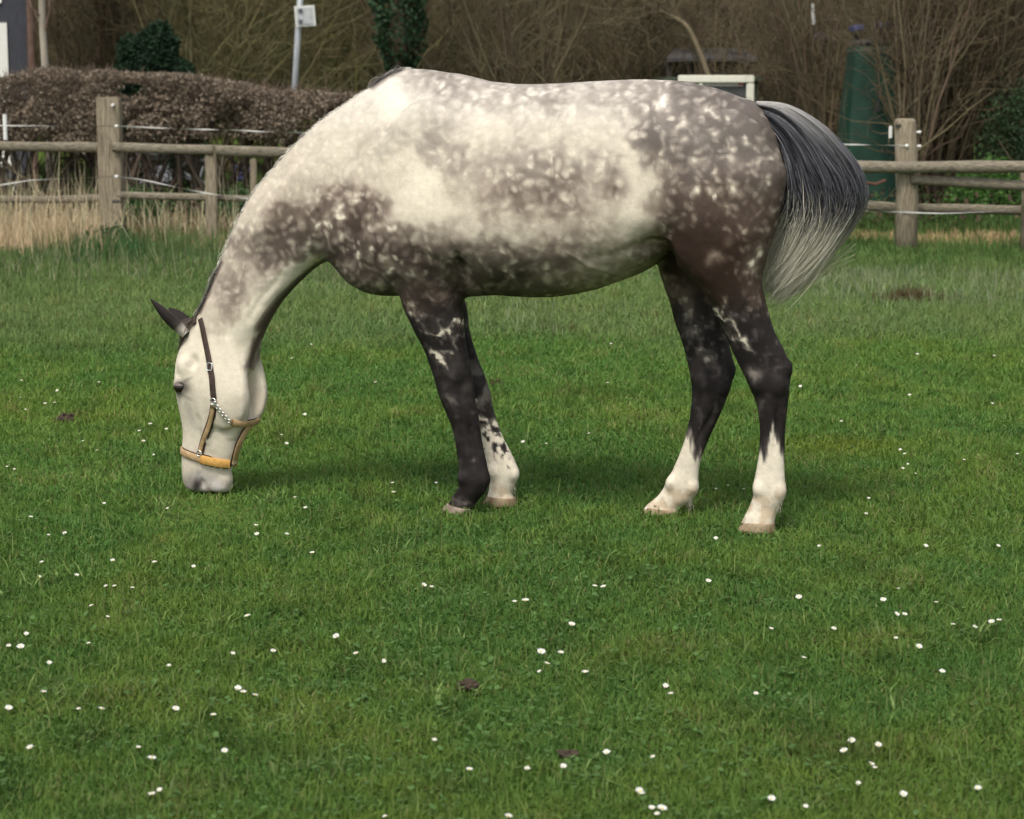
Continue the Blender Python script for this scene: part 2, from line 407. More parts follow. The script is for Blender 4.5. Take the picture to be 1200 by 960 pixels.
# keep the largest connected surface, then relax a little
def relax(V, F, it, lam=.5, w=None):
    e = np.concatenate([F[:, [0, 1]], F[:, [1, 2]], F[:, [2, 3]], F[:, [3, 0]]]); e = np.concatenate([e, e[:, ::-1]])
    n = len(V); deg = np.bincount(e[:, 0], minlength=n)[:, None]
    for _ in range(it):
        for l in (lam, -lam * 1.04):
            s = np.stack([np.bincount(e[:, 0], weights=V[e[:, 1], k], minlength=n) for k in range(3)], 1)
            V = V + l * (s / np.maximum(deg, 1) - V) * (1 if w is None else w)
    return V
headish = sstep(-.78, -.92, HV[:, 0]) * sstep(.75, .65, HV[:, 2])
HV = relax(HV, HF, 7, .55, (1 - .75 * headish)[:, None])
PIX_U, PIX_V = project(to_world(np.stack([HV[:, 0], -np.abs(HV[:, 1]), HV[:, 2]], 1)))   # coat markings are the same on both flanks
RU, RV = project(to_world(HV))

# fine veins, folds and unevenness
def normals(V, F):
    n = np.cross(V[F[:, 2]] - V[F[:, 0]], V[F[:, 3]] - V[F[:, 1]]); N_ = np.zeros_like(V)
    for k in range(4): 
        for a in range(3): N_[:, a] += np.bincount(F[:, k], weights=n[:, a], minlength=len(V))
    return N_ / (np.linalg.norm(N_, axis=1)[:, None] + 1e-9)
HN = normals(HV, HF)
if np.sum(HN[:, 2] * (HV[:, 2] - .9)) < 0: HF = HF[:, ::-1]; HN = -HN
lump = (fbm(HV * 9, 3, 3) - .5) * .010 + (fbm(HV * 38, 5, 2) - .5) * .0022
legs = sstep(.75, .55, HV[:, 2])
lump *= 1 - .7 * legs
HV = HV + HN * lump[:, None]
def seg_d(u, v, pts):
    d = np.full(len(u), 1e9)
    for (a, b), (c, e) in zip(pts[:-1], pts[1:]):
        t = np.clip(((u - a) * (c - a) + (v - b) * (e - b)) / ((c - a) ** 2 + (e - b) ** 2 + 1e-9), 0, 1)
        d = np.minimum(d, np.hypot(u - a - t * (c - a), v - b - t * (e - b)))
    return d
side = sstep(.02, .06, np.abs(HV[:, 1]))
def crease(pts, wpx, amp):
    global HV
    HV = HV + HN * (amp * np.exp(-(seg_d(PIX_U, PIX_V, pts) / wpx) ** 2) * side)[:, None]
crease([(536,345),(541,320),(536,300)], 4, -.012)
crease([(779,283),(792,305),(808,325),(828,352)], 3.5, -.006)
crease([(766,276),(745,290),(715,300),(690,303)], 5, -.006)      # fold of the flank
crease([(665,296),(690,312),(718,320)], 2.5, .0035)              # vein on the belly
crease([(236,492),(243,503),(252,505)], 4, -.0022)
crease([(254,502),(266,508),(280,505)], 4, -.0025)
crease([(470,205),(462,240),(466,275),(480,300)], 7, -.005)
crease([(498,300),(520,312),(538,314)], 5, -.006)
crease([(395,300),(410,285),(428,262)], 7, -.005)
crease([(830,120),(850,180),(868,250),(870,310)], 9, -.004)
crease([(745,285),(760,262),(770,240)], 8, -.004)
crease([(300,372),(312,350),(330,325)], 5, -.004)
for s in range(6): crease([(590 + s * 27, 170 + s * 3), (583 + s * 26, 235), (590 + s * 25, 300)], 9, .0022)   # hint of ribs

# turn the head a little further away from the camera
def turn_head(V, full=R(13)):
    piv = np.array(P3(262, 410, 0)); V = V.copy()
    w = sstep(.92, .60, V[:, 2]) * sstep(-.62, -.86, V[:, 0]); a = full * w
    dx, dy = V[:, 0] - piv[0], V[:, 1] - piv[1]
    V[:, 0] = piv[0] + dx * np.cos(a) + dy * np.sin(a); V[:, 1] = piv[1] - dx * np.sin(a) + dy * np.cos(a)
    return V
wn_ = np.exp(-((HV[:, 2] - .60) / .045) ** 2) * sstep(-1.0, -1.1, HV[:, 0])
HV = relax(HV, HF, 40, .6, wn_[:, None])
HY0 = HV[:, 1].copy()
HV = turn_head(HV)
RUH, RVH = project(to_world(HV))

# ---- colour of the coat, with sunlit topline and belly shade painted in: darkness map, dapples, stockings
CTRL = np.array([(215,400,.0),(240,420,0),(280,440,0),(230,500,.02),(270,520,.02),(240,550,.05),(300,480,.06),
 (250,350,.1),(272,345,.38),(280,372,.22),(262,375,.1),(265,315,.16),(285,300,.30),(275,330,.3),(300,330,.12),(320,345,.10),(305,370,.0),(285,395,.0),
 (290,250,.12),(310,230,.1),(330,210,.12),(310,275,.34),(325,262,.5),(318,300,.58),(335,280,.72),(330,320,.12),(345,300,.32),(350,270,.62),(352,252,.42),(365,300,.4),
 (370,285,.6),(378,262,.62),(390,240,.5),(395,280,.72),(410,262,.88),(408,235,.45),(425,245,.72),(432,262,.55),(405,300,.80),(420,285,.62),(430,310,.70),(445,325,.62),(420,325,.55),(455,340,.6),
 (440,292,.62),(455,280,.55),(450,260,.12),(450,300,.68),(470,320,.75),(475,296,.72),(488,305,.75),(480,280,.25),(505,290,.22),(510,308,.62),(500,325,.85),(525,300,.60),(525,325,.85),(520,278,.18),
 (440,215,.10),(400,210,.12),(370,215,.13),(350,225,.16),(360,175,.12),(400,160,.10),(430,140,.10),(450,165,.16),(470,200,.04),(460,120,.04),(490,105,.12),(500,90,.32),(530,95,.34),(555,105,.25),
 (500,140,.12),(515,155,.28),(540,150,.12),(500,220,.0),(480,245,.02),(520,250,.0),(540,220,.12),(545,195,.28),(525,190,.22),(560,180,.26),(575,150,.14),(590,120,.22),(550,265,.08),(545,300,.45),(560,320,.75),
 (560,337,.9),(585,335,.85),(610,310,.60),(590,305,.72),(575,290,.35),(600,275,.10),(620,255,.30),(580,240,.28),(570,215,.30),(595,205,.42),(610,180,.30),(620,215,.62),(645,230,.65),(655,205,.62),(640,190,.50),(600,230,.50),
 (625,240,.55),(665,235,.50),(670,180,.24),(640,150,.20),(610,120,.24),(640,110,.30),(680,120,.2),(700,105,.26),(720,130,.22),(690,150,.16),(700,210,.30),(715,195,.40),(722,220,.42),(690,240,.2),(710,250,.16),(650,262,.12),(630,262,.08),
 (660,285,.38),(640,295,.50),(630,315,.60),(620,330,.62),(650,320,.42),(670,300,.40),(690,290,.3),(665,335,.45),(700,310,.22),(700,330,.35),(730,310,.28),(720,280,.2),(690,275,.3),(740,300,.28),(755,290,.25),(745,265,.05),(765,268,.08),
 (740,235,.02),(755,215,.02),(735,180,.14),(720,160,.18),(745,200,.04),(770,235,.1),(765,205,.1),(745,110,.30),(770,105,.34),(740,140,.3),(755,155,.62),(764,160,.85),(762,140,.55),(775,120,.40),(790,145,.42),(778,190,.5),(785,215,.55),
 (795,165,.62),(800,125,.45),(800,105,.5),(825,112,.55),(820,140,.55),(850,120,.62),(840,160,.68),(860,145,.75),(870,130,.82),(885,145,.88),(895,165,.76),(880,175,.66),(905,190,.72),(915,175,.85),(918,210,.88),(820,180,.58),(805,200,.55),(835,200,.60),(865,200,.66),
 (890,215,.64),(905,240,.72),(795,240,.68),(815,225,.52),(845,232,.60),(870,235,.66),(785,262,.66),(800,255,.82),(820,262,.94),(850,255,.85),(880,258,.70),(900,270,.70),(895,295,.62),(870,280,.88),(840,285,.97),(815,290,.99),(795,290,.97),
 (788,275,.9),(860,310,.92),(885,318,.66),(835,315,.96),(850,340,.95),(880,345,.86),(780,255,.35),(790,300,.95),(910,262,.8)])
def worley2(P, s=0):
    i = np.floor(P).astype(np.int64); best = np.full(len(P), 9.0); bid = np.zeros(len(P)); z = np.zeros(len(P), np.int64)
    for dx in (-1, 0, 1):
        for dy in (-1, 0, 1):
            c = i + (dx, dy); j = np.stack([hash3(c[:, 0], c[:, 1], z, s + k) for k in range(2)], 1)
            d = np.linalg.norm(c + .12 + .76 * j - P, axis=1); m = d < best
            best = np.where(m, d, best); bid = np.where(m, hash3(c[:, 0], c[:, 1], z, s + 9), bid)
    return best, bid
def darkness(u, v):
    n = len(u); num = np.zeros(n); den = np.zeros(n) + 1e-9
    for (a, b, d) in CTRL:
        q = (u - a) ** 2 + (v - b) ** 2; w = np.exp(-q / (2 * 10.5 ** 2)) + 2e-3 * np.exp(-q / (2 * 30 ** 2)) + 1e-9 / (1 + q)
        num += w * d; den += w
    D = num / den
    D *= 1 - .32 * sstep(535, 570, u) * sstep(760, 730, u) * sstep(110, 140, v) * sstep(350, 335, v)
    D *= 1 - .14 * sstep(470, 440, u) * sstep(230, 260, v) * sstep(345, 320, v)
    return D
def coat(u, v, P, legzone):
    """u,v: side-on map position; P: surface point; returns rgb"""
    wu = u + (fbm(P * 22, 21, 2) - .5) * 26; wv = v + (fbm(P * 22, 31, 2) - .5) * 26
    D = darkness(wu, wv)
    q = np.stack([u, v * 1.0], 1) + (np.stack([vnoise(P * 24, 41), vnoise(P * 24, 42)], 1) - .5) * 11
    q += (np.stack([vnoise(P * 75, 43), vnoise(P * 75, 44)], 1) - .5) * 3
    sc = (17.0 - 4.5 * sstep(760, 800, u))[:, None]; w1, id1 = worley2(q / 17.0, 3); w1b, id1b = worley2(q / 13.0, 33)
    rr_ = sstep(765, 790, u) + sstep(520, 490, u); w1 = w1 * (1 - rr_) + w1b * rr_; id1 = id1 * (1 - rr_) + id1b * rr_; w2, id2 = worley2(q / 10.5 + 5.3, 8)
    spot = sstep(.47 + .14 * id1, .08 + .06 * id1, w1) * (.45 + .55 * ((id1 * 7.3) % 1)) + .65 * sstep(.48, .10, w2) * sstep(.35, .8, id2)
    spot = np.clip(spot, 0, 1.1)
    n1 = fbm(P * 60, 51, 3) - .5; n2 = fbm(P * 16, 57, 3) - .5
    env = 1 - sstep(.85, 1.0, D) * .60                       # few dapples in the darkest parts
    m = (D + .05 * sstep(.08, .3, D)) * (1 + .30 * sstep(770, 800, u) + .16 * sstep(560, 500, u) * sstep(.3, .5, D)) + .15 * (1 - spot) * sstep(.04, .35, D) - (.74 - .06 * sstep(745, 790, u)) * spot * D * env * (1 - .35 * sstep(.35, .12, D)) + n1 * .30 * sstep(.02, .3, D) + n2 * .20 * sstep(.03, .3, D)
    m = np.clip(m, 0, 1.0)
    return D, m, spot, n1, n2
U_, V_ = PIX_U, PIX_V
D_, m_, spot_, n1_, n2_ = coat(U_, V_, HV, None)
# legs
far = HV[:, 1] > 0
legy = RV
hind = HV[:, 0] > -.05
leg_m = sstep(322, 352, RV) * (HV[:, 0] > -.55)
leg_m = np.where(~hind, sstep(312, 352, RV + (fbm(HV*14, 91, 2) - .5) * 50) * (HV[:, 0] > -.8) * sstep(462, 474, RU + sstep(345, 356, RV) * 99), leg_m)
leg_m *= ~((RU > 545) & (RU < 760) & (RV < 352))
jag = (fbm(np.stack([HV[:, 0] * 60, HV[:, 1] * 60, HV[:, 2] * 9], 1), 61, 3) - .5)
legd = np.ones(len(HV)) * .97
# near hind: white stocking with a spike, streaks on the gaskin
nh = hind & ~far
spike = 42 * np.exp(-((RU - 906) / (5.0 + jag * 5)) ** 2)
st = sstep(-9, 9, RV - (530 - spike + jag * 52)); legd = np.where(nh, legd * (1 - st), legd)
fh = hind & far
st = sstep(-9, 9, RV - (512 + (RU - 804) * 1.0 + jag * 46)); legd = np.where(fh, legd * (1 - st), legd)
ff = ~hind & far
st = sstep(-16, 12, RV - (510 + jag * 40 + (fbm(HV * 55, 141, 3) - .5) * 120)); legd = np.where(ff, legd * (1 - st), legd)
mott = fbm(HV * 34, 71, 3)
legd = np.where(ff & (RV < 530), legd - .60 * sstep(.44, .60, mott) * sstep(395, 440, RV), legd)
legd -= (.24 * sstep(.47, .70, fbm(HV * 21, 87, 3)) + .34 * sstep(.54, .70, fbm(HV * 52, 89, 3)) * sstep(470, 400, RV)) * (legd > .6)
nf = ~hind & ~far
webq = HV * np.array([17, 17, 13]) + (fbm(HV * 50, 78, 2) - .5)[:, None] * .5
web = np.abs(fbm(webq, 77, 2) - .5) + .04 * vnoise(HV * 30, 79)                     # pale net of lines on the forearm
RUm = RU + (fbm(HV * 30, 131, 2) - .5) * 17 + (fbm(HV * 85, 133, 2) - .5) * 6; RVm = RV + (fbm(HV * 30, 137, 2) - .5) * 17 + (fbm(HV * 85, 139, 2) - .5) * 6
brk = .35 + 1.2 * fbm(HV * 45, 83, 2)
for pts, w, s_ in (([(503,343),(513,352),(523,344)],3.5,.50),([(480,358),(486,366),(492,372)],3,.45),([(498,386),(511,391),(525,388),(541,377)],2.6,.62),([(511,391),(507,403)],2.2,.5),([(525,388),(534,401),(536,410)],2.2,.5),
                   ([(502,411),(512,418),(521,431)],3.0,.68),([(512,418),(526,413)],2.3,.5),([(541,377),(544,394)],2.4,.45),([(536,322),(530,336)],3,.4),([(525,462),(533,478)],4,.22),([(550,522),(556,534)],5,.20),([(520,450),(530,444)],4,.2)):
    legd = np.where(nf, legd - s_ * brk * np.exp(-(seg_d(RUm, RVm, pts) / (w + jag * 4)) ** 2), legd)
legd = np.where(nf, legd - .25 * sstep(.6, .75, mott) * sstep(430, 470, RV), legd)
legd = np.where(nf, legd - .42 * np.exp(-(seg_d(RUm, RVm, [(532,585),(545,590),(555,592)]) / 3.2) ** 2), legd)
legd = np.where(nh, legd - .75 * np.exp(-(seg_d(RUm, RVm, [(836,360),(851,374),(868,391),(879,410)]) / (2.7 + jag * 6)) ** 2) * (.5 + mott), legd)
legd = np.where(nh, legd - .6 * np.exp(-(seg_d(RUm, RVm, [(856,400),(873,398)]) / (2.2 + jag * 3)) ** 2) - .5 * np.exp(-(seg_d(RUm, RVm, [(846,350),(848,366)]) / 2.2) ** 2)
                - .45 * np.exp(-(np.hypot(RUm - 882, RVm - 441) / 6) ** 2) - .4 * np.exp(-(np.hypot(RUm - 907, RVm - 434) / 6) ** 2)
                - .4 * np.exp(-(seg_d(RUm, RVm, [(893,470),(895,486)]) / 3.5) ** 2), legd)
legd = np.where(fh, legd - .42 * np.exp(-(seg_d(RUm, RVm, [(818,395),(828,415),(838,436)]) / (7 + jag * 14)) ** 2) * (.6 + mott), legd)
legd = np.where(fh, legd - .25 * np.exp(-(seg_d(RUm, RVm, [(800,340),(812,380)]) / 14) ** 2), legd)
legd = np.where(fh, legd - .4 * np.exp(-(seg_d(RUm, RVm, [(839,473),(842,478)]) / 3.5) ** 2) - .35 * np.exp(-(seg_d(RUm, RVm, [(820,480),(822,500)]) / 3.5) ** 2), legd)
m_ = m_ * (1 - leg_m) + np.clip(legd + n1_ * .10, 0, 1) * leg_m
# individual marks: pale splashes on the thigh, dark line under the neck; also painted shade along the belly
SPL = ((836,299,5.5,.75),(845,302,4.5,.55),(830,307,4.5,.55),(891,293,5,.75),(880,311,4.5,.6),(885,306,4,.5),(853,283,5,.45),(870,272,5,.4),(897,272,4.5,.5),(884,318,4,.45),
 (837,158,5.5,.62),(801,165,5,.55),(873,166,4.5,.55),(891,164,4,.65),(909,184,4.5,.6),(898,212,4.5,.55),(862,221,4.5,.60),(869,228,4.5,.62),(856,214,4,.5),(837,228,5.5,.6),(833,221,4,.5),(817,223,5,.55),(838,207,4.5,.5),(812,190,5,.5),
 (824,131,5.5,.5),(837,133,4.5,.5),(851,139,4,.5),(858,189,5,.52),(779,119,7,.4),(792,198,4.5,.45),(804,146,5,.5),(909,230,4,.5),(855,178,4,.45),(850,240,4.5,.4),(890,235,4,.4),(905,250,4,.4),(868,195,4,.4),(885,190,4,.45),
 (396,248,4.5,.6),(403,252,4.5,.6),(385,259,6,.55),(402,276,4,.62),(392,282,3.8,.62),(415,236,5,.5),(419,298,4.5,.6),(436,292,6,.45),(456,309,8,.6),(470,316,6,.4),(485,319,6.5,.6),(408,309,5,.4),(520,323,4.5,.55),(495,327,5,.45),(370,262,5,.4),(360,290,5,.4),(352,258,4,.3),(430,275,5,.4),(345,285,4,.4),(505,300,4.5,.4),(460,268,5,.35))
DRK = ((764,159,6,.35),(757,154,4,.3),(837,175,7,.2),(419,262,6.5,.45),(427,235,6,.3),(404,292,6,.3),(464,298,6,.35),(485,299,7,.4),(445,289,6,.3),(412,288,5,.3),(440,300,5,.25),(655,214,5,.25),(640,232,6,.25),(600,226,5,.22),(720,200,4,.3),(722,222,4,.3),(660,305,7,.2),(610,322,6,.35),(590,326,6,.3),(575,318,5,.2),(372,250,5,.25),(340,268,5,.25),(420,322,6,.3))
ang = np.arctan2(V_ - 200, U_ - 600)
for (a, b, r, s_) in SPL:
    rr = np.hypot(U_ - a + (n2_ * 9), (V_ - b + n1_ * 9) * .95); m_ -= s_ * .88 * np.exp(-(rr / (r * 1.2)) ** 2.2)
for (a, b, r, s_) in DRK:
    rr = np.hypot(U_ - a + (n2_ * 12), V_ - b + n1_ * 10); m_ += s_ * np.exp(-(rr / (r * 1.3)) ** 2) * (1 - .5 * spot_)
m_ = np.clip(m_, 0, 1)
m_ = np.maximum(m_, .85 * np.exp(-(seg_d(RU, RV, [(234,366),(246,337),(258,308)]) / (3.6 + jag * 4)) ** 2))
m_ = np.maximum(m_, .95 * np.exp(-(seg_d(RU, RV, [(390,300),(366,316),(348,334),(338,347)]) / 5.5) ** 2))
m_ = np.maximum(m_, .85 * np.exp(-(seg_d(RU, RV, [(348,336),(334,352),(322,368),(315,382)]) / (9.0 + jag * 8)) ** 2))
m_ = np.maximum(m_, .8 * np.exp(-(seg_d(RU, RV, [(316,384),(308,398),(303,412),(298,428)]) / (3.6 + jag * 6)) ** 2))
m_ -= .7 * np.exp(-(seg_d(RU, RV, [(372,303),(345,318),(322,345),(300,375),(285,400)]) / (8 + jag * 8)) ** 2) * sstep(330, 380, RV + 60)
m_ = np.maximum(m_, .55 * np.exp(-(seg_d(RU, RV, [(395,318),(425,340),(455,349)]) / 4) ** 2) * (.6 + mott))
m_ -= .4 * np.exp(-(seg_d(RU, RV, [(405,312),(430,330),(452,338)]) / 4) ** 2) * mott * 1.6
m_ = np.maximum(m_, .62 * sstep(331, 341, RV + n2_ * 14) * sstep(535, 548, RU) * sstep(640, 600, RU) * (RV < 352))  # shade on the underside of the belly, painted into the coat
m_ = np.maximum(m_, .8 * (.5 + mott) * np.exp(-(seg_d(RU, RV, [(436,101),(455,88),(470,82)]) / 3.5) ** 2))
m_ = np.maximum(m_, .9 * mott * np.exp(-(seg_d(RU, RV, [(492,82),(530,84),(560,90),(590,98)]) / 5.0) ** 2))
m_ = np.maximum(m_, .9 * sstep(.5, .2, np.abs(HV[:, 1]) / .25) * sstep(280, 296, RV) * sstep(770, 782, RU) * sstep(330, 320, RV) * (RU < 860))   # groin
m_ = np.clip(m_, 0, 1)
# colours: cream, blue grey on top of the croup, brown lower down, near black on the legs
cream = np.array([.74, .672, .545]); white = np.array([.79, .745, .67])
topw = sstep(175, 100, V_)[:, None]  # sun highlight along the back, painted as whiter coat
light = cream * (1 - topw * .8) + white * topw * .8
light = light * (1 - .10 * (fbm(HV * 7, 81, 3) - .3)[:, None])
grey = np.array([.120, .102, .090]); brown = np.array([.078, .055, .044]); black = np.array([.015, .0122, .012]); choc = np.array([.040, .024, .018])
bmix = sstep(150, 250, V_ + n2_ * 60)[:, None]
dk = grey * (1 - bmix) + brown * bmix
cmix = (sstep(235, 275, V_ + n2_ * 40) * sstep(.65, .95, D_))[:, None]
dk = dk * (1 - cmix) + choc * cmix
kmix = (sstep(325, 380, RV + n2_ * 50) * (HV[:, 0] > -.85) * sstep(.95, .80, HV[:, 2]))[:, None]
dk = dk * (1 - kmix) + black * kmix
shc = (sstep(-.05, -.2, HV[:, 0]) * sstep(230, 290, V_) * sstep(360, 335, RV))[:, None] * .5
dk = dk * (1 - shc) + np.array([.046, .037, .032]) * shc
t_ = m_[:, None] ** .85
C_ = light ** (1 - t_) * dk ** t_                              # hairs of two colours mix towards brownish grey
# head details: skin tones, and shade painted into jaw crease and cheek folds
def hblob(u0, v0, ru, rv, col, s, rot=0):
    global C_
    du, dv = RUH - u0, RVH - v0; a = math.cos(rot) * du + math.sin(rot) * dv; b = -math.sin(rot) * du + math.cos(rot) * dv
    w = (s * np.exp(-((a / ru) ** 2 + (b / rv) ** 2) ** 1.6) * (HV[:, 0] < -.9) * (HY0 < .012))[:, None]; C_ = C_ * (1 - w) + np.array(col) * w
hblob(226, 568, 13, 17, (.23,.21,.20), .82)
hblob(250, 572, 18, 13, (.29,.28,.27), .85)
hblob(231.5, 566, 5.5, 13, (.030,.026,.025), .98, .12)
hblob(252, 578, 13, 2.0, (.10,.09,.085), .7)
hblob(240, 558, 12, 7, (.36,.345,.33), .6)
hblob(222, 427, 6, 4.5, (.33,.29,.25), .6)
hblob(214, 398, 7, 8, (.33,.27,.21), .7)
hblob(206, 404, 4.5, 15, (.18,.14,.11), .85, .3)
hblob(211, 455, 12.5, 9.5, (.055,.045,.042), .93, -.2)
hblob(218, 446, 9, 2.2, (.16,.13,.12), .7, -.5)
hblob(219, 466, 8, 2.0, (.25,.22,.20), .6, .5)
hblob(207, 446, 9, 3, (.34,.30,.27), .5)
hblob(209, 553, 3, 13, (.42,.19,.10), .75)
hblob(222, 482, 4, 18, (.36,.33,.30), .5, -.3)
hblob(238, 503, 10, 3, (.38,.35,.31), .5, .2)
hblob(262, 505, 12, 3, (.38,.35,.31), .45)
hblob(288, 455, 3.5, 38, (.36,.32,.28), .5, .05)
hblob(310, 463, 5, 24, (.28,.25,.23), .65)
hblob(262, 352, 10, 16, (.30,.26,.23), .35)
hoofz = sstep(.07, .055, HV[:, 2])[:, None]
# dirty fetlocks
dirt = (sstep(.42, .62, fbm(HV * 40, 95, 3)) * sstep(555, 580, RV) * sstep(.25, .1, HV[:, 2]) * .55)[:, None]
C_ = C_ * (1 - dirt) + C_ * np.array([.62, .47, .33]) * dirt
C_ = np.clip(C_, .01, .9)

coat_mat, nt, b = new_mat("horse_coat", .62, .18)
a = N(nt, 'ShaderNodeVertexColor'); a.layer_name = 'Col'
f1 = noise(nt, 55, 4, .7, coord(nt)); f2 = noise(nt, 420, 3, .7, coord(nt, (1, 1, .35)))
g = N(nt, 'ShaderNodeMapRange'); g.inputs['To Min'].default_value = .80; g.inputs['To Max'].default_value = 1.20; nt.links.new(f1, g.inputs['Value'])
g2 = N(nt, 'ShaderNodeMapRange'); g2.inputs['To Min'].default_value = .82; g2.inputs['To Max'].default_value = 1.18; nt.links.new(f2, g2.inputs['Value'])
mm = N(nt, 'ShaderNodeMath', operation='MULTIPLY'); nt.links.new(g.outputs[0], mm.inputs[0]); nt.links.new(g2.outputs[0], mm.inputs[1])
cc = N(nt, 'ShaderNodeCombineXYZ'); [nt.links.new(mm.outputs[0], cc.inputs[i]) for i in range(3)]
nt.links.new(mixc(nt, 1.0, a.outputs['Color'], cc.outputs[0], 'MULTIPLY'), b.inputs['Base Color'])
ad = N(nt, 'ShaderNodeMath', operation='ADD'); nt.links.new(f1, ad.inputs[0]); nt.links.new(f2, ad.inputs[1])
bump(nt, b, ad.outputs[0], .35, .003)


horse = empty("horse", H0, -YAW)
tag(horse, "dapple grey horse with white stockings, grazing with its head down in the green field", "horse")
body_me = npmesh("body", HV, HF, C_)
body = link("body", body_me, coat_mat, horse)
BV = BVHTree.FromPolygons([tuple(v) for v in HV.tolist()], [tuple(f) for f in HF.tolist()])
def ray_local(u, v):
    """camera ray in the horse's axes"""
    d = ray(u, v); o = Vector((0, 0, CAM_H)) - H0
    return Vector((o.dot(EX), o.dot(EY), o.z)), Vector((d.dot(EX), d.dot(EY), d.z))
def hit(u, v, off=0.0):
    o, d = ray_local(u, v); p, n, i, t = BV.ray_cast(o, d)
    if p is None:
        p, n, i, t = BV.find_nearest(o + d * 7.9)
    return p + n * off, n
# ---------------------------------------------------------------- hooves, eyes, ears
hoof_mat = plain("hoof_horn", (.20,.135,.075), (.34,.27,.18), 30, .7, (1, 1, .2), .5)
dark_hoof_mat = plain("dark_hoof_horn", (.15,.11,.08), (.30,.25,.19), 30, .7, (1, 1, .2), .5)
def hoof(toe, heel, top_toe, top_heel, yl, w, mat):
    """toe/heel on the sole line and at the coronet, in pixels"""
    a, b, c, d = (np.array(P3(*toe, yl)), np.array(P3(*heel, yl)), np.array(P3(*top_toe, yl)), np.array(P3(*top_heel, yl)))
    a[2] = b[2] = .004
    V = []; n = 20; rows = [(0, 1.0), (.25, .985), (.5, .96), (.75, .93), (.95, .90), (1.05, .84)]
    for t, s in rows:
        f = a + (c - a) * t; h = b + (d - b) * t; ctr = (f + h) / 2; l = (f - h) / 2
        for k in range(n):
            an = 2 * math.pi * k / n; q = math.cos(an); r_ = abs(math.sin(an)) ** .9 * math.copysign(1, math.sin(an))
            p = ctr + l * q; p = p + np.array([0, w * s * r_ * (1 - .12 * q), 0])
            p = p + np.array([0, 0, .0012 * math.sin(t * 30)]); V.append(p)
    F = [(i * n + k, i * n + (k + 1) % n, (i + 1) * n + (k + 1) % n, (i + 1) * n + k) for i in range(len(rows) - 1) for k in range(n)]
    V.append(a * .5 + b * .5); V.append(sum(V[-n-1:-1]) / n)
    T = [(k, len(V) - 2, (k + 1) % n) for k in range(n)] + [((len(rows) - 1) * n + k, (len(rows) - 1) * n + (k + 1) % n, len(V) - 1) for k in range(n)]
    return link("hoof", npmesh("hoof", np.array(V), [np.array(F)[:, ::-1], np.array(T)[:, ::-1]]), mat, horse)
hoof((515,602), (553,603), (524,590), (553,596), -.10, .052, dark_hoof_mat)
hoof((564,594), (606,594), (571,581), (604,584), .07, .052, hoof_mat)
hoof((863,626), (909,626), (872,611), (908,613), -.135, .054, hoof_mat)
hoof((750,607), (795,607), (758,594), (796,598), .08, .053, hoof_mat)

lid_mat = plain('eyelid_skin', (.10,.085,.078), (.20,.17,.155), 90, .7, bmp=.4, bd=.001)
eye_mat, nt, b = new_mat("eye", .06, .6); b.inputs['Base Color'].default_value = (.012, .008, .006, 1)
for s in (-1, 1):
    p = np.array([P3(209.5, 456, -.068)]) * np.array([1, -s, 1]); p = turn_head(p)[0]
    bm = bmesh.new(); bmesh.ops.create_uvsphere(bm, u_segments=20, v_segments=12, radius=.025)
    for v in bm.verts: v.co = Vector((v.co.x * 1.0, v.co.y * .72, v.co.z * .82))
    me = bpy.data.meshes.new("eye"); bm.to_mesh(me); bm.free(); me.polygons.foreach_set('use_smooth', [True] * len(me.polygons))
    eo = link("eye", me, eye_mat, horse, p)
    for sg in (1, -1):                                           # the upper lid covers more than the lower one
        LV, LF = [], []; nu, nv = 14, 5
        for i in range(nv):
            ph = (1.35 - (1.35 - (.42 if sg > 0 else .72)) * i / (nv - 1))
            for k in range(nu):
                th = 2 * math.pi * k / nu; LV.append((.0285 * math.cos(ph) * math.cos(th), .0285 * .70 * math.cos(ph) * math.sin(th), sg * .0285 * .80 * math.sin(ph)))
        for i in range(nv - 1):
            for k in range(nu):
                f_ = (i * nu + k, i * nu + (k + 1) % nu, (i + 1) * nu + (k + 1) % nu, (i + 1) * nu + k); LF.append(f_ if sg < 0 else f_[::-1])
        link("eyelid", npmesh("eyelid", np.array(LV), np.array(LF)), lid_mat, eo)

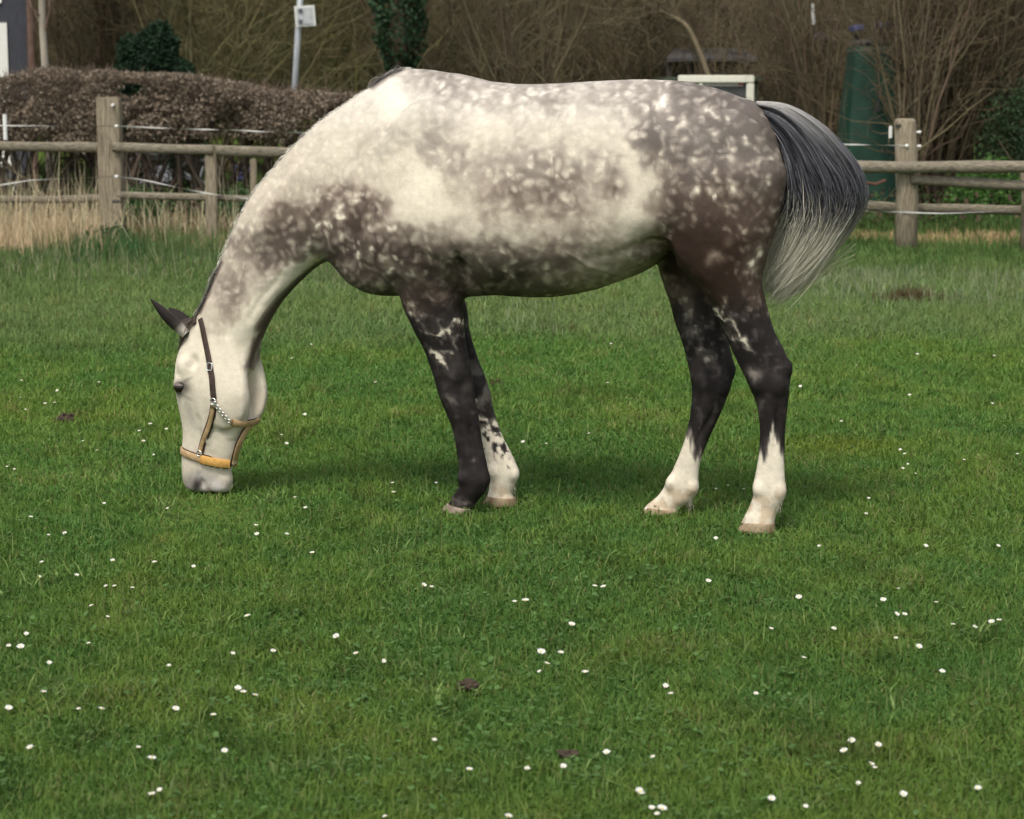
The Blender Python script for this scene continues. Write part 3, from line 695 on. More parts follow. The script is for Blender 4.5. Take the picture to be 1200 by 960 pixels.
ear_mat = vcol("ear_fur", .85, .15, var=.25, vscale=80)
def ear(tip, base_l, base_r, yb, yt, roll):
    """a cupped leaf: open towards 'roll'"""
    T_ = turn_head(np.array([P3(*tip, yt)]))[0]; Bl = turn_head(np.array([P3(*base_l, yb)]))[0]; Br = turn_head(np.array([P3(*base_r, yb)]))[0]
    B = (Bl + Br) / 2; ax = T_ - B; Lh = np.linalg.norm(ax); ax /= Lh
    sd = Br - Bl; sd -= ax * sd.dot(ax); W0 = np.linalg.norm(sd) / 2; sd /= np.linalg.norm(sd); nn = np.cross(ax, sd)
    sd, nn = sd * math.cos(roll) + nn * math.sin(roll), nn * math.cos(roll) - sd * math.sin(roll)
    prof = [(-.12, .85), (0, 1), (.15, 1.12), (.32, 1.18), (.5, 1.08), (.68, .84), (.84, .50), (.95, .20), (1.0, .04)]
    V, C, F = [], [], []; n = 13
    for layer, th in ((0, 0), (1, .004)):
        for t, w in prof:
            open_ = sstep(-.1, .35, np.array([t]))[0]
            for k in range(n):
                an = (k / (n - 1) - .5) * (2 * math.pi * (.98 - .30 * open_)); rr = W0 * w - th * (1 if t < .97 else .2)
                q = B + ax * Lh * t + sd * rr * math.sin(an) + nn * rr * (.75 * math.cos(an)) + ax * 0
                q = q + sd * .10 * Lh * (t - .5) ** 2 * 0
                V.append(q); dark = sstep(-.06, .18, np.array([t]))[0]
                c = np.array([.55, .51, .44]) * (1 - dark) + np.array([.024, .019, .018]) * dark
                if layer: c = np.array([.035, .027, .025])
                if abs(k - (n - 1) / 2) > n * .40: c = c * .6 + np.array([.12, .10, .09]) * .4
                C.append(c)
    m = len(prof)
    for L_ in (0, 1):
        o = L_ * m * n
        for i in range(m - 1):
            for k in range(n - 1):
                f = (o + i * n + k, o + i * n + k + 1, o + (i + 1) * n + k + 1, o + (i + 1) * n + k); F.append(f if L_ else f[::-1])
    for i in range(m - 1):
        for k in (0, n - 1): F.append((i * n + k, (i + 1) * n + k, m * n + (i + 1) * n + k, m * n + i * n + k))
    return link("ear", npmesh("ear", np.array(V), np.array(F), np.array(C)), ear_mat, horse)
ear((174,351), (206,394), (217,383), -.055, -.085, 2.4)
ear((184,362), (206,392), (217,381), .055, .10, -2.4)

# ---------------------------------------------------------------- hair: tapered strands
def strands(name, mat, roots, paths, w0, cols, parent=horse, w1=.3):
    """paths (n,k,3) in the horse's axes; each strand a flat three-sided ribbon with thickness"""
    P = np.asarray(paths); n, k, _ = P.shape
    T = np.gradient(P, axis=1); T /= np.linalg.norm(T, axis=2, keepdims=True) + 1e-9
    r = rng.normal(size=(n, 1, 3)); A = np.cross(T, r); A /= np.linalg.norm(A, axis=2, keepdims=True) + 1e-9; Bn = np.cross(T, A)
    w = np.asarray(w0).reshape(-1, 1) * np.linspace(1, w1, k)[None, :] ; w[:, -1] *= .3
    V = np.stack([P + (A * math.cos(a) + Bn * math.sin(a)) * w[..., None] for a in (0, 2.094, 4.189)], 2)   # n,k,3,3
    base = (np.arange(n) * k * 3)[:, None, None]; i = np.arange(k - 1)[None, :, None] * 3; j = np.arange(3)[None, None, :]
    a = base + i + j; b_ = base + i + (j + 1) % 3
    F = np.stack([a, b_, b_ + 3, a + 3], -1).reshape(-1, 4)
    C = np.repeat(np.asarray(cols)[:, :, None, :], 3, axis=2).reshape(-1, 3)
    return link(name, npmesh(name, V.reshape(-1, 3), F, C), mat, parent)
hair_mat = vcol("horse_hair", .42, .35, var=.15, vscale=60)

def bez(P0, Pts, k):
    A = np.array([P0] + list(Pts)); return catmull(A, np.linspace(0, len(A) - 1, k))
# tail: strands leave the dock and arch out behind before falling forward and down
dock = bez(P3(884,123,0), [P3(897,134,0), P3(913,154,0), P3(922,182,0), P3(923,207,0), P3(919,236,0)], 30)
bmk = MB(); bmk.tube([Vector(p) for p in dock[3:]], [.030 - .0006 * i for i in range(27)], 10)
tail = bmk.build("tail", plain("tail_dock", (.05,.045,.05), (.09,.085,.09), 40, .8), horse, smooth=True)
outer = [(887,119),(914,121),(940,132),(967,151),(988,174),(1004,196),(1013,218),(1013,238),(1004,258),(986,283),(957,316),(930,339),(914,350)]
inner = [(893,142),(903,152),(916,170),(924,195),(926,215),(925,230),(922,244),(917,258),(911,272),(905,290),(900,308),(897,325),(896,341)]
OU = np.array([P3(*p, 0) for p in outer]); IN = np.array([P3(*p, 0) for p in inner])
nS, kS = 4600, 22
tt = np.linspace(0, len(OU) - 1, 60); OU = catmull(OU, tt); IN = catmull(IN, tt)
fr = rng.beta(1.15, .95, nS)                                  # 1 = on the outer arc
ys = rng.normal(0, 1, nS).clip(-1.9, 1.9)
st0 = (1 - fr) * rng.uniform(.0, .42, nS); en = np.where(fr > .8, rng.uniform(.62, 1.0, nS), rng.uniform(.52, 1.04, nS)).clip(0, 1)
S = st0[:, None] + (en - st0)[:, None] * np.linspace(0, 1, kS)[None, :]
q = np.clip(S * 59, 0, 58.999); qi = q.astype(int); qf = (q - qi)[..., None]
Po = OU[qi] * (1 - qf) + OU[np.minimum(qi + 1, 59)] * qf; Pi = IN[qi] * (1 - qf) + IN[np.minimum(qi + 1, 59)] * qf
wob = .060 * np.sin(S * rng.uniform(4, 11, (nS, 1)) + rng.uniform(0, 6.28, (nS, 1))) * sstep(.15, .6, S)
clump = (vnoise(np.stack([fr * 11, ys * 2.5, np.zeros(nS)], 1), 15) - .5)[:, None] * .38 * sstep(.25, .9, S)
ff_ = (fr[:, None] + wob + clump) ; ff_ = np.clip(ff_, -.04, 1.012)
TP = Pi * (1 - ff_[..., None]) + Po * ff_[..., None]
wid = .016 + .050 * np.sin(np.clip(S, 0, 1) * math.pi) ** .6
fray = (sstep(.55, 1.0, S) ** 2)[..., None] * rng.normal(0, .020, (nS, 1, 3)); TP = TP + fray
TP[..., 1] += ys[:, None] * wid * (1 - .5 * np.abs(ff_ - .5)) + .01 * np.sin(S * 9 + fr[:, None] * 20)
vz = np.clip((TP[..., 2] - px(930, 262)[1]) / (px(930, 200)[1] - px(930, 262)[1]), -1, 1.5)
lightm = sstep(.35, -.25, vz + rng.normal(0, .24, (nS, 1)) + .25 * (ff_ - .5))[..., None]      # tail turns cream below
topl = (sstep(.42, .0, S) * sstep(.66, 1.0, ff_))[..., None]  # highlight on the outer top of the tail, put into the hair colour
grey_t = np.array([.050, .050, .060]) * rng.uniform(.35, 1.9, (nS, 1, 1)); crm = np.array([.80, .76, .62]) * rng.uniform(.55, 1.2, (nS, 1, 1))
TC = grey_t * (1 - lightm) + crm * lightm; TC = TC * (1 - topl * .62) + np.array([.60, .58, .54]) * topl * .62 * rng.uniform(.5, 1.1, (nS, 1, 1))
pale = (rng.random(nS) < .16)[:, None, None]; TC = np.where(pale, TC * .5 + .5 * np.array([.30, .31, .33]), TC)
strands("tail_hair", hair_mat, None, TP, rng.uniform(.0009, .0019, nS), TC, tail)
# a few stray hairs hanging off the lower edge
nq = 90; sp = []
for i in range(nq):
    w_ = rng.random(); a = np.array(P3(rng.uniform(950, 1005), rng.uniform(262, 305), rng.uniform(-.05, .05))); e = np.array(P3(902 + 50 * w_ + rng.normal(0, 5), 352 - 22 * w_ + rng.normal(0, 8), rng.uniform(-.06, .06)))
    mdl = (a + e) / 2 + rng.normal(0, .012, 3); sp.append(bez(a, [mdl, e], kS))
strands("stray_hair", hair_mat, None, np.array(sp), np.full(nq, .0010), np.tile(np.array([.52, .50, .36]), (nq, kS, 1)), tail)

# mane: short, lying over the crest
def top_at(u, v):
    """point on the crest near this pixel"""
    c = np.array(P3(u, v, 0)); p, n, i, d = BV.find_nearest(Vector(c)); return np.array(p), np.array(n)
crest = [(236,364),(241,350),(248,331),(258,306),(268,283),(280,258),(296,229),(313,205),(335,179),(360,155),(386,135),(410,118),(431,103),(449,90),(466,83),(480,81)]
CR = catmull(np.array(crest, float), np.linspace(0, len(crest) - 1, 400))
mp, mc = [], []; nM = 3600; kM = 9
TNG = np.gradient(np.array([P3(*c, 0) for c in CR]), axis=0); TNG /= np.linalg.norm(TNG, axis=1)[:, None]
crest_s = [top_at(*c) for c in CR]
for i in range(nM):
    j = int(rng.uniform(0, 399)); p, n = crest_s[j]; tg = TNG[j]; up = np.array([0, 0, 1.0]) * .3 + n * .7; up -= tg * up.dot(tg); up /= np.linalg.norm(up)
    s_ = 1 if rng.random() < (.90 if j > 70 and not 330 < j < 390 else .45) else -1                       # most of it falls to the far side
    L = rng.uniform(.012, .030) * (1.4 if j < 70 or 330 < j < 390 else 1) * (1.7 if rng.random() < .05 else 1) * (.75 if j < 60 else 1); root = p + np.array([0, rng.normal(0, .006), 0]) - up * .004
    tt_ = np.linspace(0, 1, kM)[:, None]; lean = -tg * rng.normal(.25, .35) 
    q = root + up * L * .55 * np.sin(tt_ * 1.9) + np.array([0, s_, 0]) * L * .85 * tt_ ** 1.5 + lean * L * tt_ - np.array([0, 0, 1]) * L * .55 * tt_ ** 2 + rng.normal(0, .0015, (1, 3))
    fz = CR[j]
    dk_ = 1.0 if fz[1] > 312 else (.95 if 428 < fz[0] < 476 else .0)
    dk_ = dk_ * (.9 if rng.random() < .85 else .2)
    if dk_ == 0 and rng.random() < .14: dk_ = .3
    c = np.array([.78, .75, .67]) * (1 - dk_) + np.array([.060, .045, .045]) * dk_; c = c * rng.uniform(.75, 1.15)
    mp.append(q); mc.append(np.tile(c, (kM, 1)))
strands("mane", hair_mat, None, np.array(mp), rng.uniform(.0007, .0013, nM), np.array(mc))
# forelock: a dark tuft between the ears falling down the forehead
fp, fc = [], []
for i in range(420):
    r0 = turn_head(np.array([P3(rng.uniform(222, 236), rng.uniform(371, 380), rng.normal(0, .02))]))[0]
    e0 = turn_head(np.array([P3(rng.normal(206, 4), rng.uniform(398, 428), rng.normal(.015, .03))]))[0]
    m1 = turn_head(np.array([P3(rng.normal(217, 3), rng.uniform(380, 392), rng.normal(0, .03))]))[0]
    fp.append(bez(r0, [m1, e0], kM)); fc.append(np.tile(np.array([.11, .085, .07]) * rng.uniform(.5, 1.6), (kM, 1)))
strands("forelock", hair_mat, None, np.array(fp), rng.uniform(.0008, .0014, 420), np.array(fc))
# feather at the back of the pasterns
for (u, v, yl, col) in ((569,569,-.10,(.02,.017,.017)), (602,569,.07,(.5,.45,.36)), (914,588,-.135,(.55,.50,.40)), (810,585,.08,(.5,.45,.36))):
    fp, fc = [], []
    for i in range(60):
        a = np.array(P3(u + rng.normal(-3, 2), v + rng.normal(0, 4), yl + rng.normal(0, .014))); e = a + np.array([rng.uniform(-.004, .010), rng.normal(0, .006), -rng.uniform(.012, .030)])
        fp.append(bez(a, [(a + e) / 2 + np.array([.004, 0, 0]), e], kM)); fc.append(np.tile(np.array(col) * rng.uniform(.7, 1.1), (kM, 1)))
    tag(strands("feather", hair_mat, None, np.array(fp), np.full(len(fp), .0010), np.array(fc)), kind="stuff")

# ---------------------------------------------------------------- halter
halter = empty("halter", H0, -YAW)
tag(halter, "brown and tan leather halter with silver buckles worn on the grazing horse's head", "halter")
leather = plain("dark_leather", (.035,.022,.018), (.065,.042,.034), 60, .5, bmp=.25, bd=.001)
tan = plain("tan_leather", (.36,.23,.11), (.50,.36,.20), 50, .5, bmp=.25, bd=.001)
orange = plain("orange_padding", (.50,.26,.06), (.62,.36,.11), 60, .7, bmp=.25, bd=.001)
silver = plain("silver_metal", (.72,.72,.70), (.85,.85,.83), 40, .25, bmp=.1, metal=.9, bd=.001)
def strap(name, pts, w, mat, parent=halter, th=.0035, lift=.004, edge=None, side=-1, refine=4):
    """flat strap lying on the surface; pts: list of (point, normal)"""
    P = np.array([p for p, n in pts], float); Nn = np.array([n for p, n in pts], float)
    t = np.linspace(0, len(P) - 1, (len(P) - 1) * refine + 1); P = catmull(P, t); Nn = catmull(Nn, t)
    for _ in range(3): Nn[1:-1] = (Nn[:-2] + Nn[1:-1] + Nn[2:]) / 3; 
    Nn /= np.linalg.norm(Nn, axis=1)[:, None]; T = np.gradient(P, axis=0); T /= np.linalg.norm(T, axis=1)[:, None] + 1e-9
    Sd = np.cross(T, Nn); Sd /= np.linalg.norm(Sd, axis=1)[:, None] + 1e-9
    sec = [(-1, 0), (-1, .7), (-.85, 1), (.85, 1), (1, .7), (1, 0)]
    V = [P[i] + Nn[i] * (lift + th * h) + Sd[i] * w / 2 * x for i in range(len(P)) for x, h in sec]
    m = len(sec); F = [(i * m + k, i * m + (k + 1) % m, (i + 1) * m + (k + 1) % m, (i + 1) * m + k) for i in range(len(P) - 1) for k in range(m)]
    F += [(0, 1, 4, 5), (1, 2, 3, 4)]; o = (len(P) - 1) * m; F += [(o + 5, o + 4, o + 1, o), (o + 4, o + 3, o + 2, o + 1)]
    return link(name, npmesh(name, np.array(V), np.array(F)), mat, parent)
HT = turn_head
def side_pts(pts):
    r = []
    for p in pts:
        h, n = hit(*p); r.append((np.array(h), np.array(n)))
    return r
PIV = np.array(P3(262, 410, 0)); HA = R(13); LAT = np.array([math.sin(HA), math.cos(HA), 0])
def far_pts(near):
    """the same places mirrored over the head's middle plane, found on the real surface"""
    r = []
    for p, n in near:
        q = p - 2 * (p - PIV).dot(LAT) * LAT; h, nn, i, di = BV.find_nearest(Vector(q)); r.append((np.array(h), np.array(nn)))
    return r
def band(F, B, n=72):
    """closed loop round the head in the plane through F and B (pixels on its middle line) and the sideways direction"""
    f = HT(np.array([P3(*F, 0)]))[0]; b_ = HT(np.array([P3(*B, 0)]))[0]; c = (f + b_) / 2; ax = b_ - f; ln = np.linalg.norm(ax); ax /= ln
    Q = []
    for k in range(n):
        an = 2 * math.pi * k / n; d = -ax * math.cos(an) + LAT * math.sin(an) * -1
        h, nn, i_, t_ = BV.ray_cast(Vector(c + d * .3), Vector(-d))
        Q.append((np.array(h) - c) if h is not None else d * .01)
    X = np.array([(q.dot(ax), q.dot(LAT)) for q in Q])
    # stretch over hollows: convex outline
    order = sorted(range(n), key=lambda i: (X[i, 0], X[i, 1]))
    def half(o):
        h = []
        for i in o:
            while len(h) > 1 and np.cross(X[h[-1]] - X[h[-2]], X[i] - X[h[-1]]) <= 0: h.pop()
            h.append(i)
        return h
    hull = half(order)[:-1] + half(order[::-1])[:-1]
    H = X[hull + hull[:1]]; seg = np.linalg.norm(np.diff(H, axis=0), axis=1); cum = np.concatenate([[0], np.cumsum(seg)]); out_ = []
    m = 80
    for s_ in np.linspace(0, cum[-1], m, endpoint=False):
        j = min(np.searchsorted(cum, s_, side='right') - 1, len(seg) - 1); t = (s_ - cum[j]) / seg[j]; p = H[j] * (1 - t) + H[j + 1] * t
        out_.append(p)
    O = np.array(out_)
    for _ in range(4): O = (np.roll(O, 1, 0) + O * 2 + np.roll(O, -1, 0)) / 4
    tn = np.roll(O, -1, 0) - np.roll(O, 1, 0); nr = np.stack([tn[:, 1], -tn[:, 0]], 1); nr /= np.linalg.norm(nr, axis=1)[:, None]
    if np.sum(nr * O) < 0: nr = -nr
    return [(c + ax * p[0] + LAT * p[1], ax * q[0] + LAT * q[1], p[0] / ln + .5, p[1]) for p, q in zip(O, nr)]
def arc(L, test):
    """the run of loop points that pass the test, in order"""
    ok = [test(s_, y_) for _, _, s_, y_ in L]; n = len(L)
    if all(ok): return [(p, q) for p, q, _, _ in L] + [(L[0][0], L[0][1])]
    st = next(i for i in range(n) if ok[i] and not ok[i - 1]); r = []
    while ok[st % n] and len(r) < n: r.append((L[st % n][0], L[st % n][1])); st += 1
    r.append((L[st % n][0], L[st % n][1])); r.insert(0, (L[(st - len(r)) % n][0], L[(st - len(r)) % n][1]))
    return r
def ring(c, n, r, rad=.0026, name="ring", sq=None):
    n = Vector(n).normalized(); a = n.cross(Vector((0, 0, 1))).normalized(); bb = n.cross(a)
    pts = []
    for k in range(17):
        an = 2 * math.pi * k / 16; x, y = math.cos(an), math.sin(an)
        if sq: x, y = [math.copysign(abs(q_) ** .35, q_) for q_ in (x, y)]; y *= sq
        pts.append(Vector(c) + a * x * r + bb * y * r + n * .009)
    return MB().tube(pts, rad, 6, caps=False).build(name, silver, halter, smooth=True)
NB = band((207, 528), (276, 543)); TB = band((205, 453), (306, 497)); CB = band((229, 367), (262, 420))
def edge_strap(name, pts, w, mat, th, ew):
    strap(name, pts, w, mat, th=th, refine=1 if len(pts) > 12 else 2); strap(name + "_edge", pts, w + ew, leather, th=.001, lift=.0015, refine=1 if len(pts) > 12 else 2)
edge_strap("noseband", arc(NB, lambda s, y: s < .56), .026, tan, .005, .007)
for sd_ in (-1, 1):
    pad = arc(NB, lambda s, y: .56 <= s < .94 and y * sd_ > 0)
    edge_strap("noseband_padding", pad, .033, orange, .008, .009)
    for k in range(1, 5):
        q_ = pad[int(len(pad) * (k - .3) / 5)]; MB().box(Vector(q_[0]) + Vector(q_[1]) * .007 - Vector((0, 0, .018)), (.006, .004, .004)).build("stud", silver, halter)
strap("noseband", arc(NB, lambda s, y: s >= .94), .018, leather, refine=1)
edge_strap("throat_strap", arc(TB, lambda s, y: s > .85), .025, tan, .006, .006)
strap("crown_strap", arc(CB, lambda s, y: s < .22), .019, leather, th=.005, refine=1)
for s in (0, 1):
    cheek = side_pts([(236,374),(238,383),(240,393),(242.5,405),(245,418),(247,430),(249,442),(250,455),(251.5,470)])
    low = side_pts([(250.5,476),(249,486),(246,497),(242,508),(238,519),(235,531)])
    if s: cheek, low = far_pts(cheek), far_pts(low)
    strap("cheek_strap", cheek, .023, leather, th=.005)
    edge_strap("cheek_strap", low, .017, tan, .004, .012)
    ring(*cheek[-1], .012); ring(*low[-1], .011); ring(*cheek[5], .011, .0024, "buckle", 1.25)
    e_ = arc(TB, lambda s_, y_: s_ > .85); e_ = e_[0] if (e_[0][0] - cheek[-1][0]).dot(e_[0][0] - cheek[-1][0]) < (e_[-1][0] - cheek[-1][0]).dot(e_[-1][0] - cheek[-1][0]) else e_[-1]
    for j in range(6):
        f = (j + .5) / 6; q_ = cheek[-1][0] * (1 - f) + e_[0] * f; h, nn, i_, d_ = BV.find_nearest(Vector(q_))
        ring(np.array(h), np.array(nn), .0068, .0024, "chain_link")
# strap under the jaw, from the throat strap down to a ring at the back of the noseband
tb = max(TB, key=lambda L_: L_[2] - .15 * abs(L_[3] + .02)); nb = max(NB, key=lambda L_: L_[2])
d_ = (tb[1] + nb[1]); d_ = d_ / np.linalg.norm(d_) + np.array([0, -.6, 0])
js = [(tb[0] * (1 - t) + nb[0] * t - LAT * .02 * math.sin(t * 3.14) + np.array([.004, 0, 0]), d_ / np.linalg.norm(d_)) for t in np.linspace(0, 1, 5)]
edge_strap("jaw_strap", js, .021, tan, .006, .008)
ring(nb[0], (-.3, -.9, 0), .014)
# ================================================================ GROUND AND GRASS
def gh(x, y):
    """gentle unevenness of the field"""
    P = np.stack([x * .9, y * .9, np.zeros_like(x)], 1)
    near = np.exp(-((x + .05) ** 2 + (y - 7.95) ** 2) / 1.2)
    h = (fbm(P, 5, 3) - .5) * .07 + (fbm(P * 5.5, 9, 2) - .5) * .022
    return h * (1 - .85 * near) * np.clip((y - 2) / 3, 0, 1) * sstep(60, 25, y)
gxs = np.concatenate([np.linspace(-400, -14, 14), np.arange(-12, 12.01, .12), np.linspace(14, 400, 14)])
gys = np.concatenate([np.linspace(-60, 2, 6), np.arange(3, 24, .12), np.linspace(24.5, 70, 40), np.linspace(80, 900, 14)])
X, Y = np.meshgrid(gxs, gys, indexing='ij'); x_, y_ = X.ravel(), Y.ravel()
ny = len(gys); ii, jj = np.meshgrid(np.arange(len(gxs) - 1), np.arange(ny - 1), indexing='ij'); a = (ii * ny + jj).ravel()
GF = np.stack([a, a + ny, a + ny + 1, a + 1], 1)
gm, nt, b = new_mat("turf_soil", .95, .1)
v = coord(nt, (1, 1, 1)); f = noise(nt, 1.3, 6, .65, v); f2 = noise(nt, 26, 5, .7, v)
c1 = mixc(nt, ramp(nt, f, .35, .65), (.070, .128, .020), (.100, .155, .030)); c2 = mixc(nt, ramp(nt, f2, .45, .75), c1, (.075, .068, .026))
nt.links.new(c2, b.inputs['Base Color']); bump(nt, b, f2, .8, .03)
tag(link("ground", npmesh("ground", np.stack([x_, y_, gh(x_, y_)], 1), GF), gm), kind="structure")

def patch_tone(x, y):
    """pigment of the sward: fresh, yellowish and dull clumps"""
    P = np.stack([x, y * .8, np.zeros_like(x)], 1)
    a = fbm(P * 1.1, 101, 3); b_ = fbm(P * 4.2, 103, 3); c_ = fbm(P * .45, 107, 2); d_ = fbm(P * 11, 109, 2)
    t = (a - .5) * 1.3 + (b_ - .5) * 1.2 + (d_ - .5) * 1.0
    dead = np.clip((b_ - .60) * 3.2 + (d_ - .5) * .5, 0, 1)
    return t, dead, c_
def blades(name, x, y, hgt, wid, cols, lean=.5, k=3, z0=None, curl=.35, mat=None, kind="stuff", parent=None):
    n = len(x); an = rng.uniform(0, 6.283, n); dx, dy = np.cos(an), np.sin(an)
    fa = rng.uniform(0, 6.283, n); ex, ey = np.cos(fa), np.sin(fa)
    z = gh(x, y) if z0 is None else z0
    L = np.abs(rng.normal(0, lean, n)); V = np.zeros((n, 5, 3), np.float32)
    for q, (t, w) in enumerate(((0, 1.0), (.55, .75), (1, 0))):
        ox = dx * L * hgt * (t ** 1.5) ; oy = dy * L * hgt * (t ** 1.5); oz = hgt * t * (1 - curl * L * t) - .006 * (t == 0)
        if t < 1:
            V[:, 2 * q, 0] = x + ox - ex * wid * w / 2; V[:, 2 * q, 1] = y + oy - ey * wid * w / 2; V[:, 2 * q, 2] = z + oz
            V[:, 2 * q + 1, 0] = x + ox + ex * wid * w / 2; V[:, 2 * q + 1, 1] = y + oy + ey * wid * w / 2; V[:, 2 * q + 1, 2] = z + oz
        else: V[:, 4, 0] = x + ox; V[:, 4, 1] = y + oy; V[:, 4, 2] = z + oz
    bs = (np.arange(n) * 5)[:, None]
    Q = bs + np.array([[0, 1, 3, 2]]); T = bs + np.array([[2, 3, 4]])
    C = np.repeat(cols[:, None, :], 5, 1)
    me = npmesh(name, V.reshape(-1, 3), [Q, T], C.reshape(-1, 3), smooth=False)
    o = link(name, me, mat or grass_mat, parent)
    if kind: tag(o, kind=kind)
    return o
grass_mat = vcol("grass_blade", .62, .25, transl=.35)
# sample positions so that the turf stays equally dense in the picture
NB_ = 430000
yy = 4.3 * (21.5 / 4.3) ** rng.random(NB_ * 2); keep_p = (yy / 4.3) ** (-.15); yy = yy[rng.random(NB_ * 2) < keep_p][:NB_]
xx = rng.uniform(-1, 1, len(yy)) * (.245 * yy + .45)
t, dead, c_ = patch_tone(xx, yy)
sz = (yy / 5.2) ** .55
for_pts = ((-1.14, 8.0, .24), (-1.10, 7.75, .22), (-.17, 7.75, .13), (-.02, 7.9, .12), (.86, 7.42, .14), (.54, 7.7, .13))
hh = (.029 + .014 * t + .010 * rng.random(len(yy))) * sz ** .55
rise = sstep(11.8, 14.5, yy + (fbm(np.stack([xx * .8, yy * .8, xx * 0], 1), 44, 2) - .5) * 4)      # longer, paler sward before the fence
hh *= 1 + .9 * rise * (.4 + c_) ; hh = np.clip(hh, .018, .16)
for (a_, b_, r0_) in for_pts: hh *= 1 - (.50 if r0_ > .2 else .22) * np.exp(-(((xx - a_) / r0_) ** 2 + ((yy - b_) / (r0_ * 1.2)) ** 2) ** 2)
r_ = rng.uniform(.84, 1.16, len(yy))[:, None]
base = np.array([.112, .208, .034]); yel = np.array([.180, .250, .044]); dul = np.array([.086, .182, .038]); ded = np.array([.24, .21, .095]); pale = np.array([.190, .240, .110])
tm = np.clip(.36 + t * .9, 0, 1)[:, None]
C = dul * (1 - tm) + yel * tm * .55 + base * tm * .45
C = C * (1 - .42 * rise[:, None]) + pale * .42 * rise[:, None]
dm = (rng.random(len(yy)) < .05 + .38 * dead)[:, None]; C = np.where(dm, C * .45 + ded * .55, C)
ye = np.exp(-(((xx - 1.35) / .38) ** 2 + ((yy - 9.25) / .22) ** 2))[:, None] * .6; C = C * (1 - ye) + np.array([.17, .20, .02]) * ye
blades("turf_grass", xx, yy, hh, .0058 * sz, C * (1 - .22 * sstep(.60, .76, fbm(np.stack([xx * 7, yy * 5, xx * 0], 1), 121, 2)))[:, None] * r_ * (1 + .15 * sstep(6, 9, yy))[:, None], lean=1.15)
# the sward goes on outside the picture, thinner
n = 90000; y2 = rng.uniform(3.2, 21, n); s2 = np.where(rng.random(n) < .5, -1, 1); x2 = s2 * ((.245 * y2 + .45) + rng.uniform(0, 3.2, n)); t2, d2, c2 = patch_tone(x2, y2)
blades("turf_grass", x2, y2, rng.uniform(.03, .07, n), .013, (dul * .4 + yel * .25 + base * .35) * (1 + t2[:, None] * .5) * rng.uniform(.85, 1.15, (n, 1)), lean=1.0)
# broader leaves and odd tall bents among the turf
n = 5000; yy = 4.4 * (13 / 4.4) ** rng.random(n); xx = rng.uniform(-1, 1, n) * (.245 * yy + .3)
blades("bent_grass", xx, yy, rng.uniform(.05, .10, n), .0028 * (yy / 5) ** .5, (np.array([.19, .26, .07]) * rng.uniform(.6, 1.2, (n, 1))), lean=.9)
# small broad-leaved weeds and tussocks
nc = 210; cy = 4.4 * (11 / 4.4) ** rng.random(nc); cx = rng.uniform(-1, 1, nc) * (.245 * cy + .2); k_ = 16
yy = np.repeat(cy, k_) + rng.normal(0, .028, nc * k_); xx = np.repeat(cx, k_) + rng.normal(0, .028, nc * k_); hw = np.repeat(rng.uniform(.03, .065, nc), k_)
cw = np.repeat(np.array([.17, .25, .075]) * rng.uniform(.55, 1.25, (nc, 1)), k_, 0) * rng.uniform(.8, 1.2, (nc * k_, 1))
blades("weeds", xx, yy, hw * rng.uniform(.6, 1.2, nc * k_), .0085, cw, lean=1.1)
# grass beyond the fence, thin and coarse
n = 60000; yy = rng.uniform(21.2, 38, n); xx = rng.uniform(-1, 1, n) * (.25 * yy + 1)
t, dead, c_ = patch_tone(xx, yy)
blades("far_grass", xx, yy, rng.uniform(.06, .16, n), .012, np.array([.055, .095, .024]) * rng.uniform(.6, 1.3, (n, 1)) * (1 + t[:, None] * .6), lean=.6)

# clover and plantain leaves: small broad leaves near the camera
n = 16000; yy = 4.3 * (9.5 / 4.3) ** rng.random(n); xx = rng.uniform(-1, 1, n) * (.245 * yy + .25)
t, dead, c_ = patch_tone(xx + 40, yy); m = (t > -.05) & (rng.random(n) < .6); xx, yy = xx[m], yy[m]; n = len(xx)
an = rng.uniform(0, 6.283, n); s_ = rng.uniform(.004, .009, n); zz = gh(xx, yy) + rng.uniform(.015, .04, n); tl = rng.normal(0, .3, (n, 2))
V = np.zeros((n, 6, 3)); 
for k in range(6):
    q = an + k * 1.0472; ox, oy = np.cos(q) * s_, np.sin(q) * s_ * .8
    V[:, k] = np.stack([xx + ox, yy + oy, zz + ox * tl[:, 0] + oy * tl[:, 1]], 1)
Fh = (np.arange(n) * 6)[:, None] + np.array([[0, 1, 2, 3, 4, 5]])
tag(link("clover", npmesh("clover", V.reshape(-1, 3), Fh, np.repeat((np.array([.085, .165, .045]) * rng.uniform(.7, 1.3, (n, 1)))[:, None], 6, 1).reshape(-1, 3), smooth=False), grass_mat), kind="stuff")

